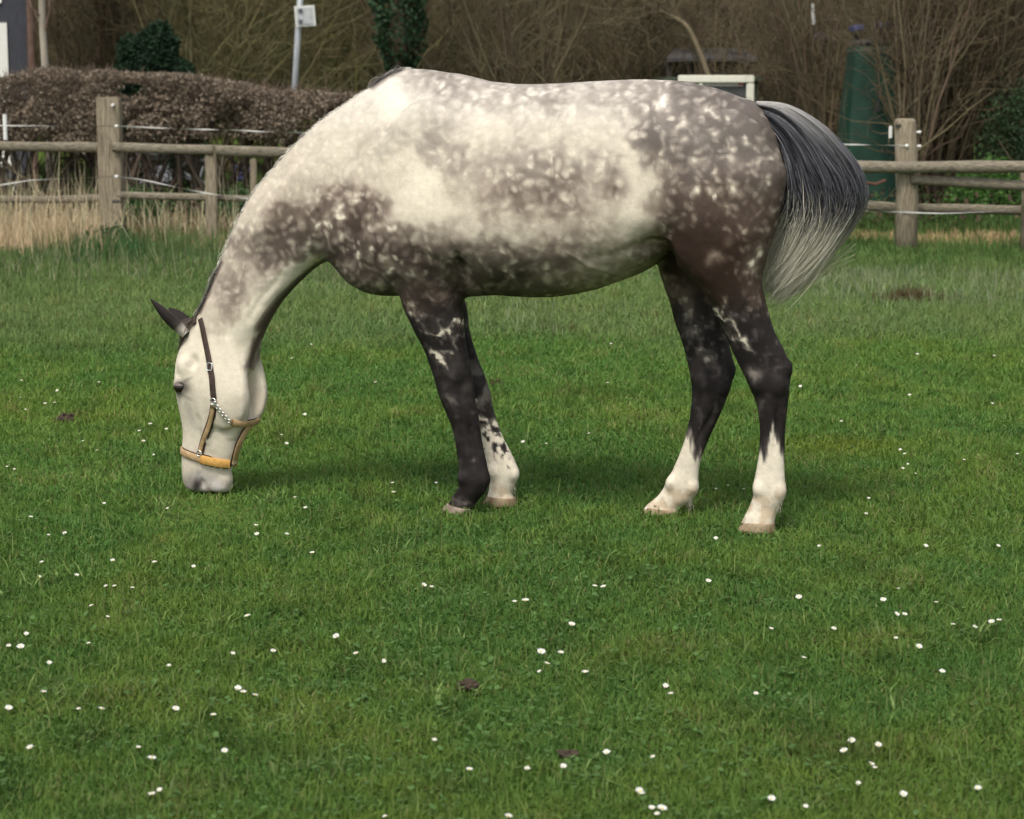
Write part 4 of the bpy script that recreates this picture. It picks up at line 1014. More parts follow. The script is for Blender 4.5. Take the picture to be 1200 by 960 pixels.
# ---------------------------------------------------------------- daisies
petal_mat = plain("daisy_petal", (.66,.66,.63), (.74,.73,.71), 300, .8, bmp=0)
yolk_mat = plain("daisy_centre", (.70,.48,.03), (.80,.60,.05), 300, .8, bmp=0)
stem_mat = plain("daisy_stem", (.08,.16,.04), (.10,.20,.05), 100, .8, bmp=0)
def daisy_proto(seed):
    r = random.Random(seed); V, F = [], []; n = 15
    for k in range(n):
        a = 2 * math.pi * k / n + r.uniform(-.08, .08); L = .0105 * r.uniform(.85, 1.1); up = .003 + r.uniform(-.001, .0015); w = .19
        o = len(V); V += [(.003 * math.cos(a - w), .003 * math.sin(a - w), .001), (.003 * math.cos(a + w), .003 * math.sin(a + w), .001), (L * math.cos(a + w * .9), L * math.sin(a + w * .9), up), (L * 1.08 * math.cos(a), L * 1.08 * math.sin(a), up + .0005), (L * math.cos(a - w * .9), L * math.sin(a - w * .9), up)]
        F.append((o, o + 1, o + 2, o + 3, o + 4))
    me = bpy.data.meshes.new("petals"); me.from_pydata(V, [], F); me.materials.append(petal_mat)
    bm = bmesh.new(); bmesh.ops.create_uvsphere(bm, u_segments=8, v_segments=5, radius=.0030)
    for v in bm.verts: v.co.z = v.co.z * .55 + .0018
    mc_ = bpy.data.meshes.new("flower_centre"); bm.to_mesh(mc_); bm.free(); mc_.materials.append(yolk_mat)
    m = MB().tube([(0, 0, -.05), (.002, .001, -.02), (0, 0, .0012)], .0009, 4); ms = bpy.data.meshes.new("stem"); ms.from_pydata(m.v, [], m.f); ms.materials.append(stem_mat)
    return me, mc_, ms
protos = [daisy_proto(i) for i in range(4)]
D_PIX = [(122,590),(36,606),(57,627),(76,625),(196,596),(49,659),(46,676),(90,674),(132,657),(181,659),(227,664),(300,616),(301,626),(336,626),(366,648),(124,687),(134,687),(155,689),(107,710),(126,723),(290,722),
 (31,743),(10,757),(24,758),(58,777),(104,754),(198,780),(273,766),(320,763),(394,746),(51,811),(10,830),(92,831),(119,831),(206,831),(279,807),(285,811),(299,815),(35,876),(162,876),(178,889),(263,880),(187,926),(178,931),
 (497,686),(506,688),(616,704),(697,687),(707,688),(670,732),(603,705),(634,764),(657,765),(641,778),(632,787),(686,788),(450,775),(417,766),(780,804),(786,813),(509,867),(550,902),(618,901),(660,898),(765,887),(711,882),(750,928),(764,947),(776,948),(770,954),(596,957),(451,957),
 (830,681),(936,700),(904,737),(977,737),(942,771),(886,813),(1097,706),(1035,703),(1051,720),(1060,720),(1050,748),(1077,758),(1117,732),(1142,735),(1162,729),(1171,727),(1053,690),(1015,602),(839,631),(989,880),(1021,896),(1025,900),(1029,873),(1059,931),(1146,924),(998,868),(1006,918),(944,945),(904,936),(1104,787),
 (938,453),(986,494),(1055,527),(1060,532),(1064,544),(1058,549),(853,569),(871,573),(839,573),(1163,473),(1165,417),(1167,417),(1004,428),(1075,415),(1192,532),(1073,555),(1130,539),(1066,463),(460,566),(461,577),(511,566),(640,520),(613,518),(690,508),(716,403),(712,449),
 (116,448),(60,396),(24,466),(67,458),(25,446),(30,480),(53,473),(64,472),(113,528),(97,517),(163,505),(176,497),(168,517),(195,503),(180,533),(346,583),(358,595),(330,510),(336,520),(357,486),(342,420),(440,448),(365,404),(8,547),(17,550),(1085,640),(1018,584),(960,640),(1170,640),(250,838)]
dd = 0
COLN = ["at the far left", "left of centre", "in the centre", "right of centre", "at the far right"]
ROWN = ["beyond the hooves", "level with the hooves", "just in front of the horse", "in the middle foreground", "near the bottom edge"]
ORD = "first second third fourth fifth sixth seventh eighth ninth tenth eleventh twelfth thirteenth fourteenth fifteenth sixteenth seventeenth eighteenth".split()
cell_of = lambda u, v: (min(int(u // 240), 4), 0 if v < 540 else 1 if v < 650 else 2 if v < 740 else 3 if v < 840 else 4)
cells = {}
for q in sorted(set(D_PIX)): cells.setdefault(cell_of(*q), []).append(q)
def daisy_label(u, v):
    c = cell_of(u, v); k = cells[c].index((u, v)); n_ = len(cells[c])
    o_ = "only" if n_ == 1 else "leftmost" if k == 0 else "rightmost" if k == n_ - 1 else ORD[k]
    return f"{o_} white daisy{'' if o_ in ('only', 'leftmost', 'rightmost') else ' from the left'}, {COLN[c[0]]}, {ROWN[c[1]]}"
for (u, v) in sorted(set(D_PIX)):
    p = on_ground(u, v, .035); g_ = float(gh(np.array([p.x]), np.array([p.y]))[0]); p = on_ground(u, v, .034 + g_)
    r1 = random.Random(u * 7 + v); sc = r1.uniform(.52, .90) * (.92 if v > 600 else .72 + (600 - v) * .0016)
    if (u, v) in ((634,764),(616,704),(670,732),(750,928),(776,948),(178,889),(24,758)): sc *= 1.3
    d = empty("daisy", p, r1.uniform(0, 6.28)); d.rotation_euler = (r1.uniform(.0, .55), r1.uniform(-.25, .25), r1.uniform(-.5, .5)); d.scale = (sc,) * 3
    tag(d, daisy_label(u, v), "daisy", "daisies in the short grass")
    pr = protos[dd % 4]; dd += 1
    link("petals", pr[0], None, d); link("flower_centre", pr[1], None, d)
    if v > 640: link("stem", pr[2], None, d)
# clods and bare scrapes
clod_mat = plain("earth", (.035,.025,.017), (.07,.050,.033), 60, .95, bmp=.9, bd=.01)
def clod(u, v, r, label, squash=.55, sub=3):
    p = on_ground(u, v, .01); bm = bmesh.new(); bmesh.ops.create_icosphere(bm, subdivisions=sub, radius=r)
    P = np.array([q.co for q in bm.verts]); s = (fbm(P / r * 1.7 + u, 13, 3) - .5) * 1.8 + 1
    for q, k in zip(bm.verts, s): q.co = Vector((q.co.x * k * 1.2, q.co.y * k, q.co.z * k * squash))
    me = bpy.data.meshes.new("clod"); bm.to_mesh(me); bm.free()
    o = link("clod", me, clod_mat, None, p + Vector((0, 0, r * .35))); tag(o, label, "clod of earth")
clod(77, 494, .030, "small dark clod of earth sticking up in the grass left of the horse's head", .9)
clod(548, 806, .024, "brown clod of earth lying in the grass below the horse's belly")
clod(664, 888, .019, "flat bare brown lump of earth among daisies near the bottom of the field", .5)
n = 500; a_ = rng.uniform(0, 6.28, n); rr_ = rng.normal(0, 1, n); c0 = on_ground(1066, 357)
blades("dead_tuft", c0.x + np.cos(a_) * rr_ * .13, c0.y + np.sin(a_) * rr_ * .12, rng.uniform(.04, .16, n), .008, np.array([.15, .10, .055]) * rng.uniform(.4, 1.2, (n, 1)), lean=.7)
c0 = on_ground(672, 392); n = 160; a_ = rng.uniform(0, 6.28, n); rr_ = rng.normal(0, 1, n)
blades("dead_tuft", c0.x + np.cos(a_) * rr_ * .10, c0.y + np.sin(a_) * rr_ * .06, rng.uniform(.03, .08, n), .006, np.array([.15, .10, .055]) * rng.uniform(.4, 1.2, (n, 1)), lean=.9)
c0 = on_ground(580, 457); n = 90; a_ = rng.uniform(0, 6.28, n); rr_ = rng.normal(0, 1, n)
blades("dead_tuft", c0.x + np.cos(a_) * rr_ * .05, c0.y + np.sin(a_) * rr_ * .04, rng.uniform(.02, .05, n), .005, np.array([.09, .05, .03]) * rng.uniform(.4, 1.2, (n, 1)), lean=.9)

# ---------------------------------------------------------------- rough grass along the fence
def rough(name, u0, u1, v0, v1, n, hr, w, col, var=.35, lean=.35, dens=None):
    u = rng.uniform(u0, u1, n); v = rng.uniform(v0, v1, n); d = -(CAM_H) / np.array([ray(a, b_).z / ray(a, b_).y for a, b_ in zip(u, v)])
    x = (u - 600) / F_PX * d * 1.0; m = rng.random(n) > np.clip((v - v0) / (v1 - v0), 0, 1) ** 1.5
    if dens: m &= fbm(np.stack([x * 1.6, d * .8, x * 0], 1), dens, 2) > rng.uniform(.30, .62, n)
    x, d = x[m], d[m]; n = len(x)
    h = rng.uniform(hr[0], hr[1], n) * (.5 + fbm(np.stack([x * 1.1, d * .5, x * 0], 1), 77, 2))
    col = np.array(col); c = col * rng.uniform(1 - var, 1 + var, (n, 1))
    return blades(name, x, d, h, w, c, lean=lean, curl=.5)
rough("dry_grass", -60, 130, 280, 312, 6500, (.10, .40), .010, (.58, .44, .28), dens=3)
rough("dry_grass", 110, 340, 276, 306, 3600, (.08, .26), .010, (.42, .31, .18), dens=23)
rough("dry_grass", -60, 125, 268, 302, 2600, (.28, .74), .009, (.60, .50, .33), lean=.42, dens=5)
rough("dry_grass", -60, 340, 262, 296, 1500, (.15, .42), .010, (.36, .25, .15), dens=7)
rough("dry_grass", 100, 345, 268, 300, 1500, (.22, .58), .009, (.58, .47, .31), lean=.5, dens=25)
rough("dry_stalks", -40, 330, 268, 306, 420, (.40, 1.05), .010, (.50, .46, .30), lean=.45)
rough("red_stalks", -40, 300, 268, 296, 1500, (.12, .34), .009, (.22, .12, .085), lean=.35, dens=9)
rough("long_grass", -60, 420, 280, 312, 7000, (.10, .34), .009, (.12, .17, .060), dens=29)
rough("long_grass", -60, 420, 298, 352, 12000, (.05, .17), .009, (.115, .185, .055), dens=31)
rough("long_grass", -60, 420, 298, 340, 4200, (.06, .20), .009, (.070, .135, .045), dens=37)
rough("pale_grass", -60, 420, 300, 350, 3800, (.08, .24), .008, (.26, .27, .15), lean=.5, dens=33)
rough("long_grass", 85, 170, 296, 318, 1300, (.12, .26), .010, (.050, .125, .038), lean=.6)
rough("long_grass", 900, 1260, 290, 330, 7500, (.06, .19), .009, (.075, .150, .036), dens=41)
rough("long_grass", 900, 1260, 292, 336, 5000, (.05, .15), .009, (.12, .185, .050), dens=43)
rough("dry_grass", 960, 1260, 280, 296, 4200, (.05, .19), .010, (.44, .31, .17), lean=.9, dens=15)
rough("long_grass", 930, 1260, 258, 284, 6000, (.08, .22), .010, (.085, .150, .040), dens=45)
rough("pale_grass", 330, 1260, 318, 405, 11000, (.04, .11), .008, (.23, .28, .14), dens=17)
rough("pale_grass", 900, 1260, 318, 372, 5000, (.06, .15), .008, (.25, .29, .16), dens=18)

# ================================================================ FENCE
wood = plain("weathered_wood", (.14,.112,.075), (.36,.31,.225), 7, .9, (14, 14, 1.2), .8, bd=.012)
wood2 = plain("weathered_rail", (.105,.092,.068), (.29,.255,.19), 7, .9, (1.2, 14, 14), .8, bd=.012)
wire_m = plain("white_tape", (.30,.30,.28), (.52,.52,.49), 90, .6, bmp=.3)
insul = plain("white_insulator", (.70,.70,.68), (.80,.80,.78), 40, .5, bmp=0)
iron = plain("dark_iron", (.03,.03,.03), (.07,.06,.055), 40, .6, bmp=.3)
FD = 20.3
def fence_pt(u, v, back=0.0):
    """a point of the fence line: it comes slightly nearer to the right"""
    d = 20.75 - (u - 130) * .0014 + back; return at_depth(u, v, d)
fence = empty("fence", (0, 20.2, 0)); tag(fence, "weathered post and rail wooden fence with white electric tape across the back of the field", "fence")
FB = Vector((0, 20.2, 0))
def fpost(u, vt, vb, wpx, rnd=False, back=0.0, mat=wood, tilt=0):
    t_, b_ = fence_pt(u, vt, back), fence_pt(u, vb, back); b_ = Vector((b_.x, b_.y, -.3)); w = wpx / 128
    m = MB()
    if rnd: m.tube([b_, Vector((b_.x + tilt * .5, b_.y, .5)), Vector((t_.x, t_.y, t_.z - .03)), Vector((t_.x, t_.y, t_.z - .008)), t_], [w * .53, w * .52, w * .5, w * .46, w * .36], 16)
    else: m.box(((t_.x + b_.x) / 2, t_.y, (t_.z - .3) / 2), (w, w * .9, t_.z + .3), bev=.010)
    P = np.array(m.v); P[:, :2] += ((fbm(P * np.array([3, 3, 2.0]), 5, 2) - .5) * .022)[:, None]; m.v = [tuple(p) for p in (P - np.array(FB))]
    o = m.build("post", mat, fence, smooth=rnd); return t_, b_
fpost(130, 114, 287, 27, back=.05); fpost(248, 170, 278, 13.5, back=-.02)
fpost(1061, 139, 300, 24, rnd=True, back=-.06); fpost(1204, 200, 292, 16, rnd=True, back=.1); fpost(297, 186, 240, 8, back=.9)
fpost(-90, 150, 287, 14, back=.05); fpost(-260, 120, 287, 24, back=.05); fpost(-420, 150, 287, 14, back=.05); fpost(600, 150, 290, 20, back=.05); fpost(420, 165, 288, 14, back=.05); fpost(790, 160, 288, 15, back=.05); fpost(1300, 150, 300, 22, rnd=True, back=.05)
fpost(940, 200, 292, 14, back=.08)
def rail(pts, r, back=.0, flat=1.0, mat=wood2, n=10):
    r = r * .88
    P = [fence_pt(u, v, back) - FB for u, v in pts]; Q = bez(np.array(P[0]), [np.array(p) for p in P[1:]], 24)
    Q += (np.stack([vnoise(Q * 1.6 + k * 9, 6) for k in range(3)], 1) - .5) * .022
    rad = [r * (1 + .18 * (vnoise(np.array([[q[0] * 3, q[1], r * 50]]), 4)[0] - .5)) for q in Q]
    MB().tube([Vector(q) for q in Q], rad, n, flat=flat, up=(0, 0, 1)).build("rail", mat, fence, smooth=True)
rail([(-420,170),(-90,171)]  , .052, .0, .6); rail([(-90,171),(60,172),(128,174)], .052, .0, .6); rail([(132,173),(200,174.5),(250,175.5)], .052, -.07, .6); rail([(246,176),(320,178),(430,181)], .055, -.02, .6)
rail([(130,229),(200,230),(250,231)], .040, -.02, .6); rail([(-420,231),(-90,232)], .040, .1, .6); rail([(-90,232),(60,234),(124,232)], .040, .1, .6); rail([(246,231),(330,234),(430,236)], .034, .1, .6)
rail([(420,184),(560,186),(700,188)], .055, 0, .6); rail([(690,190),(840,192),(1000,196),(1064,197)], .058, .04, .8)
rail([(420,236),(700,240),(945,242)], .045, 0, .6)
rail([(1000,195.5),(1064,196),(1140,196),(1215,195.5),(1310,196)], .060, -.2, .9); rail([(1068,210),(1130,214),(1212,218),(1310,222)], .050, -.14, .9)
rail([(940,240),(1000,241),(1058,244)], .052, .12, .6); rail([(1066,243),(1110,244),(1160,246),(1220,248)], .046, .16, .6)
def wire(pts, r=.0065, back=-.16, name="tape"):
    P = [fence_pt(u, v, back) - FB for u, v in pts]; Q = bez(np.array(P[0]), [np.array(p) for p in P[1:]], 14 * len(pts))
    m = MB(); w = r; V = []
    # flat tape with a slow twist
    for i, q in enumerate(Q):
        an = q[0] * 4.2 + math.sin(q[0] * 2.3) * 1.4; V += [q + np.array([0, math.sin(an) * w, math.cos(an) * w]), q - np.array([0, math.sin(an) * w, math.cos(an) * w]), q + np.array([0, math.cos(an) * .0015, -math.sin(an) * .0015])]
    F = [(i * 3 + a, i * 3 + b_, i * 3 + 3 + b_, i * 3 + 3 + a) for i in range(len(Q) - 1) for a, b_ in ((0, 2), (2, 1), (1, 0))]
    m.add(V, F).build(name, wire_m, fence)
wire([(-420,146),(-60,146.5)]); wire([(-60,146.5),(40,147.5),(138,148)]); wire([(138,148),(200,150.5),(280,153),(352,155.5),(600,158)])
wire([(38,211),(85,209),(137,207)]); wire([(137,207),(170,211.5),(205,219),(240,226),(290,233),(420,246)]); wire([(-60,228),(0,217),(38,211)])
wire([(600,164),(900,168),(1000,169.5),(1062,171)]); wire([(940,245),(1010,247),(1062,249),(1110,250),(1158,248),(1200,245),(1300,243)])
for (u, v) in ((137,148),(137,207),(1062,171)):
    p = fence_pt(u, v, -.13) - FB; MB().tube([p + Vector((0, .04, 0)), p - Vector((0, .04, 0))], [.013, .015], 10).build("insulator", insul, fence, smooth=True)
p = fence_pt(132, 123, -.10) - FB; MB().tube([p + Vector((0, .06, 0)), p - Vector((0, .02, 0))], .014, 8).build("insulator", insul, fence)
p = fence_pt(137, 236, -.13) - FB; MB().tube([p + Vector((-.04, .0, 0)), p + Vector((.04, 0, 0))], .016, 8).build("bracket", iron, fence)
for (u, v) in ((1075,171.5),(1075,155)):
    p = fence_pt(u, v, -.02) - FB; MB().tube([p - Vector((.05, 0, 0)), p + Vector((.03, 0, 0))], [.006, .014], 8).build("insulator", insul, fence)
p = fence_pt(1054, 147, -.10) - FB; MB().box(p, (.07, .10, .022)).build("bracket", iron, fence)
p = fence_pt(1043.5, 155, .0) - FB; MB().box(p, (.028, .02, .11), bev=.006).build("tag", insul, fence)
p = fence_pt(6, 149, .2) - FB; MB().tube([p - Vector((0, 0, .12)), p + Vector((0, 0, .12))], .02, 8).build("insulator", insul, fence)

# ================================================================ TREES, HEDGE, SHRUBS
bark_mat = vcol("bark", .9, .1, var=.3, vscale=12)
leaf_mat = vcol("leaf", .7, .2, transl=.3)
def tubes(name, paths, radii, cols, mat=None, parent=None, sides=3):
    P = np.asarray(paths, float); n, k, _ = P.shape; T = np.gradient(P, axis=1); T /= np.linalg.norm(T, axis=2, keepdims=True) + 1e-9
    ref = np.tile(np.array([.31, .87, .38]), (n, 1, 1)); A = np.cross(T, ref); A /= np.linalg.norm(A, axis=2, keepdims=True) + 1e-9; Bn = np.cross(T, A)
    w = np.asarray(radii); V = np.stack([P + (A * math.cos(2 * math.pi * s / sides) + Bn * math.sin(2 * math.pi * s / sides)) * w[..., None] for s in range(sides)], 2)
    base = (np.arange(n) * k * sides)[:, None, None]; i = np.arange(k - 1)[None, :, None] * sides; j = np.arange(sides)[None, None, :]
    a = base + i + j; b_ = base + i + (j + 1) % sides; F = np.stack([a, b_, b_ + sides, a + sides], -1).reshape(-1, 4)
    C = np.repeat(np.repeat(np.asarray(cols)[:, None, None, :], k, 1), sides, 2).reshape(-1, 3)
    return link(name, npmesh(name, V.reshape(-1, 3), F, C), mat or bark_mat, parent)
def grow(p0, d0, L, r, k=6, wob=.25, up=0.0):
    """n wandering twigs from start points p0, directions d0"""
    n = len(p0); P = np.zeros((n, k, 3)); P[:, 0] = p0; d = d0 / (np.linalg.norm(d0, axis=1, keepdims=True) + 1e-9); st = np.asarray(L).reshape(-1, 1) / (k - 1)
    for i in range(1, k):
        d = d + rng.normal(0, wob, (n, 3)); d[:, 2] += up; d /= np.linalg.norm(d, axis=1, keepdims=True); P[:, i] = P[:, i - 1] + d * st
    return P
def child(P, R_, cnt, spread, lr, k=5, wob=.3, tmin=.25, up=.05, Lp=None):
    """side shoots along the parent paths"""
    n, kk, _ = P.shape; idx = rng.integers(0, n, cnt); t = rng.uniform(tmin, 1, cnt) * (kk - 1.001); i = t.astype(int); f = (t - i)[:, None]
    p = P[idx, i] * (1 - f) + P[idx, i + 1] * f; d = P[idx, i + 1] - P[idx, i]; d /= np.linalg.norm(d, axis=1, keepdims=True) + 1e-9
    d = d + rng.normal(0, spread, (cnt, 3)); Lp = np.linalg.norm(P[:, -1] - P[:, 0], axis=1)
    L = Lp[idx] * rng.uniform(lr[0], lr[1], cnt) * (1.15 - t / kk * .6); Q = grow(p, d, L, None, k, wob, up)
    r = R_[idx, i] * rng.uniform(.35, .6, cnt); return Q, r[:, None] * np.linspace(1, .35, k)[None, :]
def clumps(name, P, size, cols, parent, mat=None, aspect=.55):
    n = len(P); a = rng.normal(size=(n, 3)); a /= np.linalg.norm(a, axis=1, keepdims=True); b_ = np.cross(a, rng.normal(size=(n, 3))); b_ /= np.linalg.norm(b_, axis=1, keepdims=True)
    s = np.asarray(size).reshape(-1, 1); V = np.stack([P - a * s, P + b_ * s * aspect, P + a * s, P - b_ * s * aspect], 1)
    F = (np.arange(n) * 4)[:, None] + np.arange(4)[None, :]
    return link(name, npmesh(name, V.reshape(-1, 3), F, np.repeat(np.asarray(cols)[:, None], 4, 1).reshape(-1, 3), smooth=False), mat or leaf_mat, parent)
def bush(name, label, cat, x, y, H, W, stems, tw, col, leafc=None, leafn=0, leafs=.04, group=None, upright=.35, r0=.03, tw2=None, k=7, wob=.10, twr=1.0, dep=None):
    """a many-stemmed shrub: stems fan out of the base, shoots and twigs fill the crown"""
    o = empty(name, (x, y, 0)); tag(o, label, cat, group); dep = dep or W * .5
    a = rng.uniform(0, 6.283, stems); p0 = np.stack([np.cos(a) * W * .16 * rng.random(stems), np.sin(a) * dep * .2 * rng.random(stems), np.full(stems, -.1)], 1)
    d0 = np.stack([np.cos(a) * upright * rng.uniform(.2, 1.3, stems) * W / 2, np.sin(a) * upright * rng.uniform(.2, 1.3, stems) * dep / 2, np.full(stems, 1.0)], 1)
    L = H * rng.uniform(.75, 1.12, stems); P = grow(p0, d0, L, None, k, wob, .02); Rr = (r0 * rng.uniform(.5, 1.3, stems))[:, None] * np.linspace(1, .25, k)[None, :]
    cv = lambda n: np.array(col) * rng.uniform(.68, 1.25, (n, 1)) * (1 + rng.normal(0, .05, (n, 3)))
    for q in range(stems if stems <= 7 else 1):
        if stems <= 7: tubes("trunk", P[q:q + 1], Rr[q:q + 1], cv(1), parent=o, sides=6)
    if stems > 7: s_ = tubes("stems", P, Rr, cv(stems), parent=o, sides=4); s_['kind'] = "stuff"
    Q, Rq = child(P, Rr, tw, .45, (.22, .5), 5, .22, .15); 
    Q2, R2 = child(Q, Rq, tw2 or tw * 2, .6, (.3, .7), 4, .3, .1)
    A = np.concatenate([Q[:, ::1][:, :4], Q2]); 
    tg_ = tubes("branches", Q, np.maximum(Rq * twr, .0035), cv(len(Q)), parent=o); tg_['kind'] = "stuff"
    tg2 = tubes("twigs", Q2, np.maximum(R2 * twr, .0028), cv(len(Q2)), parent=o); tg2['kind'] = "stuff"
    if leafn:
        i = rng.integers(0, len(Q2), leafn); j = rng.integers(1, 4, leafn); pp = Q2[i, j] + rng.normal(0, leafs * 1.1, (leafn, 3))
        c = np.array(leafc) * rng.uniform(.5, 1.45, (leafn, 1)); c_ = clumps("foliage", pp, leafs * rng.uniform(.6, 1.3, leafn), c, o); c_['kind'] = "stuff"
    return o
def X_at(u, Y): return (u - 600) / F_PX * Y

# ---- clipped brown hedge behind the fence on the left
HY = 24.2
hedge = empty("hedge", (X_at(200, HY), HY, 0)); tag(hedge, "clipped brown beech hedge with bare stems at its foot behind the fence", "hedge")
hx0, hx1 = X_at(-330, HY), X_at(560, HY); ox = X_at(200, HY)
def hedge_top(x):
    u = 600 + x * F_PX / HY; return np.interp(u, [-90, 0, 60, 130, 200, 260, 330, 400, 470, 560], [1.56, 1.53, 1.60, 1.60, 1.54, 1.50, 1.42, 1.36, 1.32, 1.30])
n = 84000; x = rng.uniform(hx0, hx1, n); tp = hedge_top(x) + (fbm(np.stack([x * 2.2, x * 0, x * 0], 1), 3, 3) - .5) * .16; bt = .80 + (fbm(np.stack([x * 1.7, x * 0 + 5, x * 0], 1), 4, 2) - .5) * .35
z = bt + (tp - bt) * rng.beta(1.25, 1.0, n); yb = rng.beta(.8, 1.6, n) * 1.0
z = np.minimum(z, tp); yb = yb + .10 * np.clip((z - tp + .15) / .15, 0, 1) + (fbm(np.stack([x * 3, z * 3, x * 0], 1), 8, 2) - .5) * .45
hole = fbm(np.stack([x * 5, z * 5, yb * 2], 1), 12, 2); m = hole > .36; x, z, yb = x[m], z[m], yb[m]; n = len(x)
tone = fbm(np.stack([x * 4, z * 4, yb * 4], 1), 19, 2)[:, None]
c = (np.array([.195, .152, .112]) * (1 - tone) + np.array([.28, .23, .175]) * tone) * rng.uniform(.65, 1.25, (n, 1))
hf = clumps("foliage", np.stack([x - ox, yb - .4, z], 1), rng.uniform(.014, .030, n), c, hedge); hf['kind'] = "stuff"
ns = 120; sx = rng.uniform(hx0, hx1, ns); p0 = np.stack([sx - ox, rng.uniform(-.1, .5, ns), np.full(ns, -.1)], 1)
SP_ = grow(p0, np.stack([rng.normal(0, .28, ns), rng.normal(0, .1, ns), np.ones(ns)], 1), np.full(ns, 1.35), None, 6, .10); SR = rng.uniform(.012, .042, ns)[:, None] * np.linspace(1, .5, 6)[None, :]
for q in range(ns): tubes("stem", SP_[q:q + 1], SR[q:q + 1], np.array([[.12, .095, .075]]) * rng.uniform(.5, 1.5), parent=hedge, sides=5)
Q, Rq = child(SP_, SR, 1500, .6, (.25, .5), 5, .25, .25); tw_ = tubes("twigs", Q, np.maximum(Rq * .7, .004), np.array([.11, .08, .06]) * rng.uniform(.5, 1.5, (1500, 1)), parent=hedge); tw_['kind'] = "stuff"
n = 1500; x = rng.uniform(hx0, hx1, n); top_tw = grow(np.stack([x - ox, rng.uniform(-.2, .5, n), hedge_top(x) - .12], 1), np.stack([rng.normal(0, .7, n), rng.normal(0, .4, n), np.ones(n)], 1), rng.uniform(.08, .22, n), None, 4, .25)
t2_ = tubes("shoots", top_tw, np.tile(np.linspace(.005, .0025, 4), (n, 1)), np.array([.19, .14, .11]) * rng.uniform(.6, 1.3, (n, 1)), parent=hedge); t2_['kind'] = "stuff"
# dark litter and low green growth under the hedge
und = vcol("undergrowth_leaf", .8, .15)
n = 16000; x = rng.uniform(hx0 - .5, X_at(1250, 25), n); y = rng.uniform(22.6, 27, n); z = rng.random(n) ** 1.6 * .32 * (.4 + fbm(np.stack([x, y, x * 0], 1), 3, 2))
c = np.where((rng.random(n) < .45)[:, None], np.array([.05, .085, .028]), np.array([.085, .06, .04])) * rng.uniform(.4, 1.4, (n, 1))
tag(clumps("undergrowth", np.stack([x, y, z], 1), rng.uniform(.02, .05, n), c, None, und), kind="stuff")
# things seen between the hedge stems
def lumpy(name, label, cat, u, v, Y, size, mat, seed=1, amp=.5, z=None):
    p = at_depth(u, v, Y); bm = bmesh.new(); bmesh.ops.create_icosphere(bm, subdivisions=3, radius=1)
    P = np.array([q.co for q in bm.verts]); s = 1 + (fbm(P * 1.6 + seed * 7, seed, 3) - .5) * amp
    for q, k in zip(bm.verts, s): q.co = Vector((q.co.x * size[0] * k, q.co.y * size[1] * k, q.co.z * size[2] * k))
    me = bpy.data.meshes.new(name); bm.to_mesh(me); bm.free(); me.polygons.foreach_set('use_smooth', [True] * len(me.polygons)); o = link(name, me, mat, None, p)
    tag(o, label, cat); return o
blue_p = plain("blue_plastic", (.06,.07,.17), (.10,.115,.24), 12, .5, bmp=.4, bd=.02)
lumpy("sack", "faded blue plastic sack slumped behind the hedge stems", "sack", 285, 203, 26.0, (.13, .12, .11), blue_p, 3, .7)
# low stone edging beyond the hedge, pale through the stems
stone = plain("pale_stone", (.30,.28,.22), (.45,.42,.34), 14, .9, bmp=.6, bd=.02)
for (u, v, s_, lb) in ((60,184,.06,"small"),(95,181,.11,"broad")): lumpy("stone", f"{lb} pale stone under the fence rail left of the big square post", "stone", u, v, 25.8, (s_, .08, .035), stone, u, .5)
grey_p = plain("grey_plastic", (.20,.21,.23), (.30,.31,.34), 12, .4, bmp=.3)
def bike():
    """a small motorbike parked behind the hedge: seen only as wheels, lamp and pale panels between stems"""
    Y = 26.6; o = empty("motorbike", (X_at(193, Y), Y, 0)); tag(o, "dark parked motorbike with pale panels half hidden behind the hedge stems", "motorbike")
    blk = plain("bike_black", (.015,.015,.017), (.03,.03,.03), 20, .5, bmp=.2)
    for dx in (-.42, .42):
        w = MB().tube([Vector((dx + .26 * math.cos(a), 0, .27 + .26 * math.sin(a))) for a in np.linspace(0, 2 * math.pi, 25)], .045, 8, caps=False).build("wheel", blk, o, smooth=True)
        m = MB().tube([Vector((dx, -.05, .27)), Vector((dx, .05, .27))], .05, 10)
        for k in range(5): a = k * 1.2566; m.tube([Vector((dx, 0, .27)), Vector((dx + .23 * math.cos(a), 0, .27 + .23 * math.sin(a)))], .014, 5)
        m.build("rim", grey_p, w)
    MB().tube([Vector((-.42, 0, .27)), Vector((-.30, 0, .62)), Vector((-.24, 0, .80))], .024, 8).build("fork", grey_p, o)
    MB().tube([Vector((-.28, 0, .62)), Vector((-.05, 0, .42)), Vector((.42, 0, .27))], .030, 8).build("frame", blk, o)
    m = MB().box((-.05, 0, .62), (.34, .20, .16), bev=.05); m.build("tank", grey_p, o, smooth=True)
    MB().box((.28, 0, .63), (.42, .18, .08), bev=.03).build("seat", blk, o); MB().box((-.02, 0, .36), (.26, .2, .22), bev=.04).build("engine", grey_p, o)
    MB().tube([Vector((-.24, -.28, .84)), Vector((-.24, .28, .84))], .014, 6).build("handlebar", blk, o)
    MB().tube([Vector((-.36, 0, .74)), Vector((-.30, 0, .74))], [.065, .05], 12).build("headlight", insul, o, smooth=True)
bike()

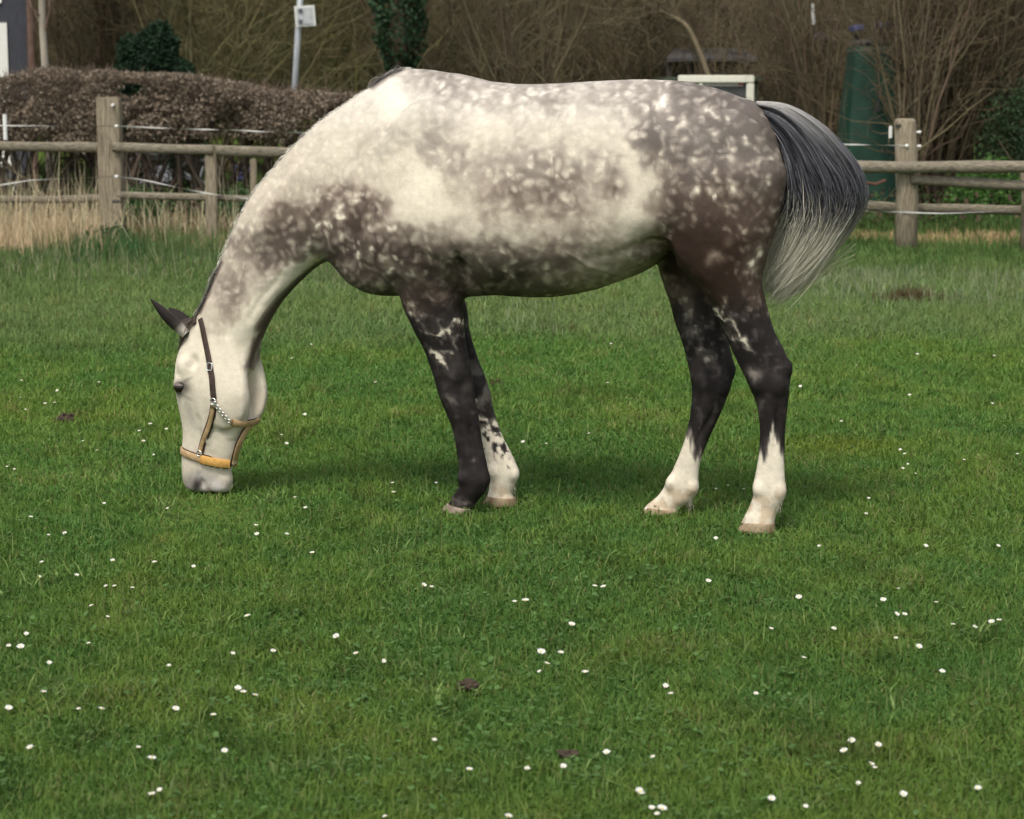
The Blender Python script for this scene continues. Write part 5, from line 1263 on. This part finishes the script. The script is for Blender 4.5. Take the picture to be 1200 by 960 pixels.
# ---- house at the far left
def house():
    Y = 29.0; s = Y / F_PX; o = empty("house", (X_at(0, Y) - 3, Y + 3, 0)); tag(o, "house with dark timber framing and white panels at the left edge beyond the hedge", "house"); L0 = Vector((X_at(0, Y) - 3, Y + 3, 0))
    slate = plain("dark_timber", (.040,.042,.052), (.060,.062,.075), 6, .8, (8, 8, 1), .5); white = plain("white_render", (.74,.73,.68), (.80,.79,.75), 8, .9, bmp=.3, bd=.005)
    roofm = plain("roof_tile", (.10,.06,.045), (.16,.10,.08), 10, .9, bmp=.6, bd=.02); glass = plain("window_glass", (.03,.035,.04), (.05,.055,.06), 4, .1, bmp=0, spec=.6)
    xr = X_at(40, Y) - L0.x; xl = xr - 7; yf = -3.0
    MB().box(((xl + xr) / 2, 0, 2.6), (7, 6, 5.4)).build("wall", slate, o)
    # white panels between the timbers
    zt = lambda v: at_depth(0, v, Y).z
    for k in range(5):
        a, b_ = X_at(17, Y) - L0.x - k * 1.25 - 1.05, X_at(17, Y) - L0.x - k * 1.25
        MB().box(((a + b_) / 2, yf - .012, (zt(27) + .35) / 2), (b_ - a, .03, zt(27) - .35)).build("panel", white, o)
    for k in range(5):
        a, b_ = X_at(12, Y) - L0.x - k * 1.25 - 1.0, X_at(12, Y) - L0.x - k * 1.25
        p = MB().box(((a + b_) / 2, yf - .012, zt(4) + .75), (b_ - a, .03, 1.5)); w_ = p.build("panel", white, o)
        if k in (1, 3): f_ = MB().box(((a + b_) / 2, yf - .05, zt(4) + .85), (.7, .06, .9), bev=.01).build("window", white, o); MB().box(((a + b_) / 2, yf - .085, zt(4) + .85), (.58, .012, .78)).build("pane", glass, f_)
    o.rotation_euler = (0, 0, R(13.5)); c_ = Vector((xr, yf, 0)); o.location = L0 + c_ - Matrix.Rotation(R(13.5), 3, 'Z') @ c_
    rl = MB().add([(xl - .3, -3.4, 5.2), (xr + .3, -3.4, 5.2), (xr + .3, 0, 7.4), (xl - .3, 0, 7.4), (xr + .3, 3.4, 5.2), (xl - .3, 3.4, 5.2)], [(0, 1, 2, 3), (3, 2, 4, 5), (0, 3, 5), (1, 4, 2), (0, 5, 4, 1)]); rl.build("roof", roofm, o)
    MB().tube([Vector((xr + .04, yf - .06, 0)), Vector((xr + .04, yf - .06, 5.2))], .045, 8).build("drainpipe", roofm, o)
house()

# ---- pale slim trunk left of the square post (young birch)
def slim_tree(name, label, u, Y, H, r, col, lean=.0):
    o = empty(name, (X_at(u, Y), Y, 0)); tag(o, label, "tree"); z = np.linspace(-.1, H, 14); P = np.stack([lean * (H - z) / H + np.cumsum(rng.normal(0, .012, 14)), np.cumsum(rng.normal(0, .01, 14)), z], 1)[None]
    Rr = np.linspace(r, r * .45, 14)[None]
    tubes("trunk", P, Rr, np.array([col]), plain("birch_bark", tuple(c * .55 for c in col), col, 7, .9, (1, 1, .35), .7, bd=.01), o, 10)
    Q, Rq = child(P, Rr, 60, .8, (.15, .35), 6, .2, .35, .08); b_ = tubes("branches", Q, Rq * .5, np.array([.22, .15, .12]) * rng.uniform(.6, 1.2, (60, 1)), parent=o); b_['kind'] = 'stuff'
    Q2, R2 = child(Q, Rq * .5, 420, .7, (.3, .6), 5, .25, .2, -.03); b_ = tubes("twigs", Q2, np.maximum(R2, .004), np.array([.22, .14, .11]) * rng.uniform(.6, 1.2, (420, 1)), parent=o); b_['kind'] = 'stuff'
slim_tree("birch_tree", "slim pale-barked tree standing beside the house", 54, 25.2, 5.5, .052, (.40, .36, .29), .06)

# ---- dark conifer behind the hedge
def conifer(u, Y, H, W):
    o = empty("conifer", (X_at(u, Y), Y, 0)); tag(o, "bushy dark green conifer behind the hedge", "tree")
    MB().tube([Vector((0, 0, -.1)), Vector((0, 0, H * .9))], [.12, .02], 8).build("trunk", plain("conifer_bark", (.05,.035,.025), (.09,.065,.05), 12), o)
    blobs = [(-.24, 0, .75, .34, .85), (.20, .05, .75, .38, .80), (-.16, -.05, 1.55, .24, .42), (.10, .0, 1.66, .22, .50), (.30, .0, 1.30, .22, .40), (-.36, .0, 1.20, .16, .38), (-.02, .1, 1.3, .3, .7)]
    n = 8500; pts = []
    for (bx, by, bz, br, bh) in blobs:
        q = rng.normal(size=(n, 3)); q /= np.linalg.norm(q, axis=1, keepdims=True); l = rng.beta(4, 1, (n, 1)); k = .62 + .75 * fbm(q * 2.2 + bx * 9, 5, 3)[:, None]
        pts.append(q * l * k * np.array([br, br, bh]) + np.array([bx, by, bz]))
    P_ = np.concatenate(pts) * np.array([W / 1.12, 1, H / 2.25]); n = len(P_); x, y, zz = P_[:, 0], P_[:, 1], P_[:, 2]
    c = (np.array([.020, .042, .022]) * rng.uniform(.5, 1.9, (n, 1)))
    f_ = clumps("foliage", np.stack([x, y, zz], 1), rng.uniform(.022, .05, n), c, o, aspect=.35); f_['kind'] = "stuff"
conifer(181, 30.0, 2.34, 1.34)

# ---- galvanised pole with a sign seen from the side
pole_m = plain("galvanised_steel", (.36,.38,.40), (.48,.50,.52), 8, .5, (6, 6, .6), .2, metal=.3)
def sign():
    Y = 25.6; b_ = at_depth(345, 108, Y); t_ = at_depth(354, -40, Y); o = empty("sign_post", (b_.x, Y, 0)); tag(o, "leaning galvanised pole with a small square sign behind the hedge", "sign")
    d = (t_ - b_); foot = b_ - d * (b_.z / d.z); foot.z = 0
    o.location = (foot.x, Y, 0); top = foot + d * 1.9 * (2.6 / 1.6); L = Vector((foot.x, Y, 0))
    MB().tube([foot - L, t_ + d * .6 - L], .036, 12).build("pole", pole_m, o, smooth=True)
    back = plain("sign_back", (.42,.44,.45), (.56,.58,.58), 12, .6, bmp=.2); edge = plain("sign_edge", (.62,.63,.60), (.72,.73,.70), 12, .6, bmp=0); dark = plain("sign_dark", (.10,.11,.12), (.16,.17,.18), 12, .6, bmp=0)
    c = at_depth(357.5, 19, Y - .06) - L; R_ = Matrix.Rotation(R(-4), 3, 'Y') @ Matrix.Rotation(R(28), 3, 'Z')
    MB().box(c, (.25, .012, .235), R_, bev=.004).build("panel", edge, o); MB().box(c + Vector((.0, -.012, 0)), (.19, .006, .185), R_, bev=.002).build("panel_face", back, o)
    MB().box(c + Vector((-.055, -.03, .06)), (.05, .05, .04), R_, bev=.004).build("clamp", dark, o); MB().box(c + Vector((-.055, -.03, -.06)), (.05, .05, .04), R_, bev=.004).build("clamp", dark, o)
sign()

# ================================================================ RIGHT SIDE
# white-framed window of a cabin and a low roof behind the horse's back
def cabin():
    Y = 30.0; o = empty("cabin", (X_at(800, Y), Y + 1.2, 0)); L = Vector((X_at(800, Y), Y + 1.2, 0)); tag(o, "small cabin with a wide white window frame behind the horse's rump", "cabin")
    gw = plain("dull_green_board", (.045,.060,.040), (.07,.085,.055), 8, .9, (1, 1, 6), .5); fr = plain("white_frame_paint", (.72,.71,.60), (.80,.79,.70), 30, .6, bmp=.1); gl = plain("cabin_glass", (.05,.055,.06), (.09,.095,.10), 3, .08, bmp=0, spec=.7)
    def q(u, v, dy=0): p = at_depth(u, v, Y + dy) - L; return p
    a, b_ = q(778, 300), q(893, 60); z1 = q(0, 92).z + .012
    MB().box(((a.x + b_.x) / 2, 0, z1 / 2 - .02), (b_.x - a.x - .10, 2.36, z1 - .06)).build("wall", gw, o)
    x0, x1, zt = q(795, 0).x, q(885, 0).x, q(0, 88).z; zb = q(0, 150).z; w = .105
    for (cx, cz, sx, szz) in (((x0 + x1) / 2, zt - w / 2, x1 - x0, w), ((x0 + x1) / 2, zb + w / 2, x1 - x0, w), (x0 + w / 2, (zt + zb) / 2, w, zt - zb - 2 * w), (x1 - w / 2, (zt + zb) / 2, w, zt - zb - 2 * w), (q(822, 0).x, (zt + zb) / 2, .05, zt - zb - 2 * w)):
        f_ = MB().box((cx, -1.24, cz), (sx - .004, .09, szz - .004), bev=.012).build("window_frame", fr, o)
    for xa, xb in ((x0 + w, q(822, 0).x - .025), (q(822, 0).x + .025, x1 - w)):
        MB().box(((xa + xb) / 2, -1.215, (zt + zb) / 2), (xb - xa, .02, zt - zb - 2 * w)).build("pane", gl, o)
    cur = plain("pale_blind", (.50,.46,.46), (.62,.58,.58), 20, .8, bmp=.2); red = plain("red_cloth", (.35,.10,.09), (.42,.16,.14), 20, .8, bmp=.2)
    MB().box((q(845, 0).x, -1.228, q(0, 98.5).z), (.62, .012, .06)).build("blind", cur, o); MB().box((q(869, 0).x, -1.236, q(0, 98).z), (.07, .01, .05)).build("cloth", red, o)
    MB().box(((a.x + b_.x) / 2, 0, z1 - .022), (b_.x - a.x + .02, 2.5, .035)).build("roof", gw, o)
cabin()
def low_shed():
    Y = 34.0; o = empty("low_shed", (X_at(838, Y), Y + 1, 0)); L = Vector((X_at(838, Y), Y + 1, 0)); tag(o, "low open shed with a grey sheet roof behind the cabin", "shed")
    rf = plain("grey_sheet_roof", (.060,.057,.058), (.10,.095,.096), 5, .8, (10, 1, 1), .5); dk = plain("shed_board", (.055,.045,.036), (.085,.07,.055), 8, .9)
    a, b_ = at_depth(782, 0, Y).x - L.x, at_depth(885, 0, Y).x - L.x; zt, zb = at_depth(0, 55, Y).z, at_depth(0, 68, Y).z
    MB().add([(a + .25, .9, zt), (b_, .9, zt), (b_ + .05, -1, zb), (a, -1, zb), (a + .25, .9, zt - .05), (b_, .9, zt - .05), (b_ + .05, -1, zb - .05), (a, -1, zb - .05)], [(0, 3, 2, 1), (4, 5, 6, 7), (0, 1, 5, 4), (2, 3, 7, 6), (1, 2, 6, 5), (3, 0, 4, 7)]).build("roof", rf, o)
    for k in range(5): x = a + .05 + (b_ - a - .1) * k / 4; MB().box((x, -.85, zb / 2 - .03), (.08, .08, zb - .06)).build("post", dk, o)
    MB().box(((a + b_) / 2, .8, zb / 2), (b_ - a - .1, .05, zb)).build("back_wall", dk, o)
low_shed()
def green_stack():
    Y = 25.4; o = empty("covered_stack", (X_at(1022, Y), Y + .5, 0)); L = Vector((X_at(1022, Y), Y + .5, 0)); tag(o, "tall tapered stack under a dark green tarpaulin among the bare shrubs", "tarpaulin")
    g = plain("green_tarpaulin", (.008,.033,.021), (.013,.048,.030), 5, .55, bmp=.3, bd=.02)
    def c(u, v, yy): p = at_depth(u, v, Y) - L; return np.array([p.x, yy, p.z])
    rows = []; NV = 26
    for i, t in enumerate(np.linspace(0, 1, NV)):
        v = 247 - (247 - 54) * t; xl = np.interp(t, [0, .28, .9, 1], [987, 990, 1003, 1006]); xr = np.interp(t, [0, .9, 1], [1066, 1058, 1052]); rows.append((v, xl, xr))
    V = []; m = 28
    for i, (v, xl, xr) in enumerate(rows):
        l, r_ = c(xl, v, 0)[0], c(xr, v, 0)[0]; z = max(c(0, v, 0)[2], -.02); cx, w, d_ = (l + r_) / 2, (r_ - l) / 2, .5 - .15 * i / NV
        for k in range(m):
            a = 2 * math.pi * k / m; e = .28; x = math.copysign(abs(math.cos(a)) ** e, math.cos(a)); y = math.copysign(abs(math.sin(a)) ** e, math.sin(a))
            fo = 1 + .025 * math.sin(a * 9 + i * .25) + .02 * math.sin(a * 17 - i * .4); V.append((cx + w * x * fo, d_ * y * fo, z))
    F = [(i * m + k, i * m + (k + 1) % m, (i + 1) * m + (k + 1) % m, (i + 1) * m + k) for i in range(NV - 1) for k in range(m)] + [tuple((NV - 1) * m + k for k in range(m))]
    bm_ = MB().add(V, F); bm_.build("cover", g, o, smooth=True)
    z = c(0, 50, 0)[2]; MB().tube([Vector((c(1004, 0, 0)[0], -.1, z - .02)), Vector((c(1030, 0, 0)[0], -.1, z + .01)), Vector((c(1056, 0, 0)[0], -.1, z - .02))], [.04, .05, .04], 10).build("cap", iron, o, smooth=True)
    p = [Vector(c(1033, 104, -.50)), Vector(c(1030, 115, -.52)), Vector(c(1027, 128, -.54))]; MB().tube(p, .016, 6).build("strap", iron, o); MB().box(p[-1], (.06, .03, .05)).build("buckle", iron, o)
green_stack()
# blue and purple roof scraps glimpsed through the shrubs
for (u, v, sx, lb, col) in ((1004,33,.13,"left blue sheet on the roof behind the green tarpaulin",(.07,.08,.20)),(1034,30,.13,"right blue sheet on the roof behind the green tarpaulin",(.07,.08,.19))):
    Y = 26.4; p = at_depth(u, v, Y); bl = plain("blue_sheet", col, tuple(c * 1.3 for c in col), 9, .6, bmp=.4)
    o = empty("blue_sheet", (p.x, Y, 0)); tag(o, lb, "roof sheet"); z = p.z
    MB().box((0, 0, z), (sx, .4, .07), Matrix.Rotation(R(-12), 3, 'Y'), bev=.015).build("sheet", bl, o)
    MB().box((0, .0, z / 2 - .06), (.07, .07, z - .02)).build("support", iron, o)
def nest_box():
    Y = 29.8; p = at_depth(961, 44, Y); o = empty("bird_table", (p.x, Y, 0)); tag(o, "small purple-roofed bird table between bare shrubs left of the green tarpaulin", "bird table"); z = p.z
    pr = plain("purple_felt", (.13,.09,.12), (.19,.14,.17), 12, .9, bmp=.3); wd = plain("bird_table_wood", (.09,.065,.045), (.14,.105,.07), 12, .9)
    MB().add([(-.13, -.15, z - .03), (.13, -.15, z - .03), (0, -.15, z + .075), (-.13, .15, z - .03), (.13, .15, z - .03), (0, .15, z + .075)], [(0, 1, 2), (5, 4, 3), (0, 2, 5, 3), (2, 1, 4, 5), (1, 0, 3, 4)]).build("roof", pr, o)
    MB().box((0, 0, z - .14), (.24, .26, .02)).build("tray", wd, o); 
    for sx in (-.1, .1): MB().box((sx, 0, z - .08), (.02, .2, .10)).build("side", wd, o)
    MB().box((0, 0, (z - .15) / 2), (.03, .03, z - .15)).build("pole", wd, o)
nest_box()
p = at_depth(952, 16, 29.5); st_ = empty("stake", (p.x, 29.5, 0)); tag(st_, "upright stake with a white top among the shrubs above the horse's tail", "stake")
MB().tube([Vector((0, 0, -.05)), Vector((.02, 0, p.z - .14))], [.022, .018], 8).build("shaft", plain("stake_wood", (.10,.08,.055), (.15,.12,.08), 20), st_)
MB().tube([Vector((.02, 0, p.z - .14)), Vector((0, 0, p.z + .13))], [.026, .020], 8).build("white_top", insul, st_)
# rusty scrap below the rail by the tail
p = fence_pt(1026, 216, 1.6); o = MB().tube([Vector((-.12, 0, .02)), Vector((0, 0, 0)), Vector((.10, .05, .035))], .013, 6).build("rusty_rail", plain("rust", (.10,.045,.03), (.15,.07,.045), 20, .9), None); o.location = p; tag(o, "rust red bar lying across the brush behind the fence by the tail", "bar")

# ---- shrubs and trees beyond
brn = (.142, .113, .072); dbr = (.150, .124, .078); olv = (.195, .174, .090)
G1 = "bare brown shrubs on the right beyond the fence"
spec = [  # u, Y, H, W, stems, tw, label
 (930, 30.5, 3.6, .8, 26, 260, "bare shrub of thin upright stems directly behind the horse's tail"),
 (968, 29.0, 4.2, .7, 22, 220, "bare upright shrub just left of the green tarpaulin"),
 (1062, 24.9, 3.4, .50, 12, 150, "thin leaning stems of a bare shrub in front of the green tarpaulin"),
 (1098, 25.9, 3.9, 1.05, 42, 480, "dense bare shrub right of the green tarpaulin behind the round-topped post"),
 (1140, 26.4, 4.2, 1.4, 46, 560, "densest brown thicket of upright stems right of the round-topped post"),
 (1195, 27.2, 4.4, 1.5, 36, 420, "tall bare thicket at the right edge of the field"),
 (1240, 28.5, 4.6, 1.6, 30, 300, "bare thicket just outside the right end of the fence"),
]
for (u, Y, H, W, st, tw, lb) in spec:
    bush("bare_shrub", lb, "shrub", X_at(u, Y), Y, H, W, st, tw, brn, group=G1, r0=.022, tw2=tw * 3, upright=.42, wob=.07, twr=1.2)
bush('bare_shrub', 'sparse bare shrub veiling the low grey-roofed shed', 'shrub', X_at(835, 32.6), 32.6, 3.2, 1.1, 12, 160, brn, group=G1, r0=.018, tw2=620, upright=.4, wob=.08)
# curved bare tree behind the horse's croup
def crooked(u, Y, lab, pts, r, col):
    o = empty("crooked_tree", (X_at(u, Y), Y, 0)); L = np.array([X_at(u, Y), Y, 0]); tag(o, lab, "tree")
    P = np.array([np.array(at_depth(a, b_, Y + c_)) for a, b_, c_ in pts]); P[0, 2] = -.1; Pc = catmull(P, np.linspace(0, len(P) - 1, 18))[None] - L; Rr = np.linspace(r, r * .45, 18)[None]
    tubes("trunk", Pc, Rr, np.array([col]), parent=o, sides=7); Q, Rq = child(Pc, Rr, 46, .7, (.12, .4), 6, .22, .3); q_ = tubes("branches", Q, Rq * .7, np.array(col) * rng.uniform(.6, 1.2, (46, 1)), parent=o); q_['kind'] = "stuff"
    Q2, R2 = child(Q, Rq * .7, 520, .7, (.3, .7), 5, .3, .1); q_ = tubes("twigs", Q2, np.maximum(R2, .004), np.array(col) * rng.uniform(.5, 1.1, (520, 1)), parent=o); q_['kind'] = "stuff"
crooked(830, 31.5, "crooked bare tree leaning left above the horse's croup", [(842,250,0),(838,120,0),(815,50,0),(798,25,0),(770,12,0),(748,-5,0),(700,-60,0),(650,-120,.5)], .045, (.19, .155, .10))
crooked(900, 34.5, "slender bare tree with a branch slanting down behind the cabin", [(880,250,0),(875,120,0),(862,40,0),(835,8,0),(800,-30,0),(760,-90,0)], .035, (.17, .135, .09))
# the wood behind: individual scrubby trees in three depths
G2 = "scrubby bare trees of the wood behind the field"
seen_l = {}
def uniq(l):
    k = seen_l.get(l, 0); seen_l[l] = k + 1
    return l if not k else {1: 'other ', 2: 'third '}.get(k, 'further ') + l
def above(u):
    for lim, txt in ((40, "beyond the house"), (120, "beyond the slim birch"), (165, "left of the dark conifer"), (215, "right behind the dark conifer"), (300, "between the conifer and the sign pole"), (345, "just left of the sign pole"),
                     (400, "just right of the sign pole"), (455, "left of the ivy-clad trunk"), (520, "right of the ivy-clad trunk"), (600, "above the front of the horse's back"), (690, "above the middle of the horse's back"), (780, "above the loins of the horse"),
                     (860, "above the low grey-roofed shed"), (930, "above the root of the tail"), (985, "left of the green tarpaulin"), (1060, "over the green tarpaulin"), (1130, "over the round-topped post"), (1190, "over the right-hand rails"), (9999, "at the far right edge")):
        if u < lim: return txt
wood_rows = [(36, 11, 5.5, 2.0), (43, 12, 7, 2.6), (52, 14, 8.5, 3.2)]
cnt = 0
names = ["olive-twigged", "dark-stemmed", "brown-twigged"]
for (Y, n_, H, W), rowname in zip(wood_rows, ('at the front', 'in the middle', 'at the back')):
    for i in range(n_):
        u = -60 + (1320) * (i + .5 + rng.uniform(-.3, .3)) / n_
        if u < 75 and Y < 50: u = (112 if i else 135)
        if 780 < u < 905 and Y < 40: continue
        kind_ = 0 if 230 < u < 480 else (1 if 480 <= u < 900 else 2)
        col = (olv, dbr, brn)[kind_]
        lf = (40 if kind_ == 0 else 0)
        bush("scrub_tree", uniq(f"{names[kind_]} bare tree {rowname} of the wood {above(u)}"), "tree", X_at(u, Y), Y + rng.uniform(-2, 2), H * rng.uniform(.8, 1.15), W, rng.integers(9, 15), 230, col,
             leafc=(.12, .115, .035), leafn=1800 if kind_ == 0 else 350, leafs=.028 if kind_ == 0 else .022, group=G2 + " " + names[kind_], r0=.030, tw2=1700, upright=.36, wob=.11, twr=1.3)
        cnt += 1
# ivy-clad tree behind the withers
def ivy():
    Y = 33.5; u = 470; o = empty("ivy_tree", (X_at(u, Y), Y, 0)); tag(o, "tree trunk clothed in dark green ivy behind the horse's withers", "tree")
    z = np.linspace(-.1, 6, 10); P = np.stack([np.cumsum(rng.normal(0, .03, 10)), z * 0, z], 1)[None]; tubes("trunk", P, np.linspace(.16, .08, 10)[None], np.array([[.09, .07, .05]]), parent=o, sides=10)
    n = 9000; zz = 1.25 + rng.random(n) ** .8 * 4.2; a = rng.uniform(0, 6.283, n); w = (.12 + .42 * fbm(np.stack([np.cos(a), np.sin(a), zz * 1.7], 1), 6, 3)) * np.clip((zz - 1.1) / .8, .25, 1.2)
    c = np.array([.030, .062, .030]) * rng.uniform(.4, 1.9, (n, 1)); rr = w * rng.beta(3, 1, n) * 1.2
    f_ = clumps("ivy", np.stack([np.cos(a) * rr, np.sin(a) * rr, zz], 1), rng.uniform(.022, .045, n), c, o, aspect=.8); f_['kind'] = "stuff"
ivy()
# evergreen low shrub on the right between the rails, bright green bush
def leafy(name, lab, u, Y, z0, H, W, n, col, ls):
    o = empty(name, (X_at(u, Y), Y, 0)); tag(o, lab, "bush"); a = rng.uniform(0, 6.283, n); l = rng.beta(2.5, 1, n); ph = rng.random(n)
    lob = .65 + .7 * fbm(np.stack([np.cos(a) * 2, np.sin(a) * 2, ph * 3], 1), 5, 3); rr = np.sqrt(np.clip(1 - ph ** 2, 0, 1)) * l * lob
    f_ = clumps("foliage", np.stack([np.cos(a) * rr * W / 2, np.sin(a) * rr * W / 2, z0 + ph * H * l * lob * 1.1], 1), ls * rng.uniform(.6, 1.3, n), np.array(col) * rng.uniform(.45, 1.6, (n, 1)), o); f_['kind'] = "stuff"
    st_ = 7; p0 = np.zeros((st_, 3)); p0[:, 2] = -.05; Q = grow(p0, np.stack([rng.normal(0, .4, st_), rng.normal(0, .4, st_), np.ones(st_)], 1), np.full(st_, H * .7 + z0), None, 5, .15)
    for q in range(st_): tubes("stem", Q[q:q + 1], np.linspace(.014, .006, 5)[None], np.array([[.09, .07, .045]]), parent=o, sides=4)
leafy("green_bush", "bright green nettle bush under the rails at the right", 1155, 23.5, 0, .62, 1.0, 5000, (.060, .135, .028), .022)
leafy("green_bush", "dull green evergreen shrub at the right edge above the rails", 1185, 24.9, 0, 1.35, 1.0, 6500, (.032, .058, .024), .026)
leafy("green_bush", "dark green holly shrub at the far right edge of the picture", 1225, 24.2, 0, 1.5, .8, 4500, (.022, .045, .022), .024)
leafy("green_bush", "small green plant growing at the foot of the hedge by the square post", 160, 22.2, 0, .42, .7, 2600, (.050, .110, .034), .020)
leafy("green_bush", "green nettle clump under the hedge right of the thin square post", 285, 22.6, 0, .40, .9, 3000, (.045, .095, .030), .020)
leafy("green_bush", "yellow-green bramble clump behind the left fence rail", 80, 24.9, 0, 1.05, .5, 2000, (.105, .120, .040), .020)
leafy("green_bush", "small dark green bush low in the grass before the big square post", 127, 20.0, 0, .20, .55, 1900, (.030, .085, .030), .016)

# wooded rise that closes the view
gx2 = np.linspace(-260, 260, 90); gy2 = np.concatenate([np.linspace(54, 80, 20), np.linspace(85, 420, 14)]); X, Y = np.meshgrid(gx2, gy2, indexing='ij'); x_, y_ = X.ravel(), Y.ravel()
z_ = sstep(54, 140, y_) * 26 + (fbm(np.stack([x_ * .12, y_ * .12, x_ * 0], 1), 5, 3) - .5) * 3 * sstep(55, 66, y_) - .05
ny = len(gy2); ii, jj = np.meshgrid(np.arange(len(gx2) - 1), np.arange(ny - 1), indexing='ij'); a = (ii * ny + jj).ravel()
hm, nt, b = new_mat("woodland_floor", .95, .1); v = coord(nt, (1, 1, .5)); f = noise(nt, .35, 6, .7, v); f2 = noise(nt, 3, 5, .7, v)
nt.links.new(mixc(nt, ramp(nt, f2, .3, .7), mixc(nt, ramp(nt, f, .4, .6), (.095, .076, .047), (.108, .096, .047)), (.132, .104, .067)), b.inputs['Base Color']); bump(nt, b, f2, 1, .3)
tag(link("hillside", npmesh("hillside", np.stack([x_, y_, z_], 1), np.stack([a, a + ny, a + ny + 1, a + 1], 1)), hm), kind="structure")
# far brushwood: one mass of stems and twigs on the rise
n = 9000; x = rng.uniform(-24, 24, n); y = rng.uniform(56, 76, n); z = sstep(54, 140, y) * 26
zone = 600 + x / y * F_PX; col = np.where(((zone > 200) & (zone < 470))[:, None], np.array(olv), np.array(dbr)) * rng.uniform(.6, 1.3, (n, 1))
Pw = grow(np.stack([x, y, z - .2], 1), np.stack([rng.normal(0, .25, n), rng.normal(0, .2, n), np.ones(n)], 1), rng.uniform(1.5, 8, n), None, 6, .14)
tag(tubes("far_woodland", Pw, rng.uniform(.012, .06, n)[:, None] * np.linspace(1, .3, 6)[None], col), kind="stuff")
n = 40000; x = rng.uniform(-22, 22, n); y = rng.uniform(55, 72, n); z = sstep(54, 140, y) * 26 + rng.random(n) * 5
zone = 600 + x / y * F_PX; col = np.where(((zone > 200) & (zone < 470))[:, None], np.array([.19, .17, .088]), np.array([.165, .133, .086])) * rng.uniform(.6, 1.35, (n, 1))
Pw = grow(np.stack([x, y, z], 1), rng.normal(0, 1, (n, 3)), rng.uniform(.4, 1.6, n), None, 4, .3)
tag(tubes("far_twigs", Pw, rng.uniform(.008, .02, n)[:, None] * np.linspace(1, .4, 4)[None], col), kind="stuff")
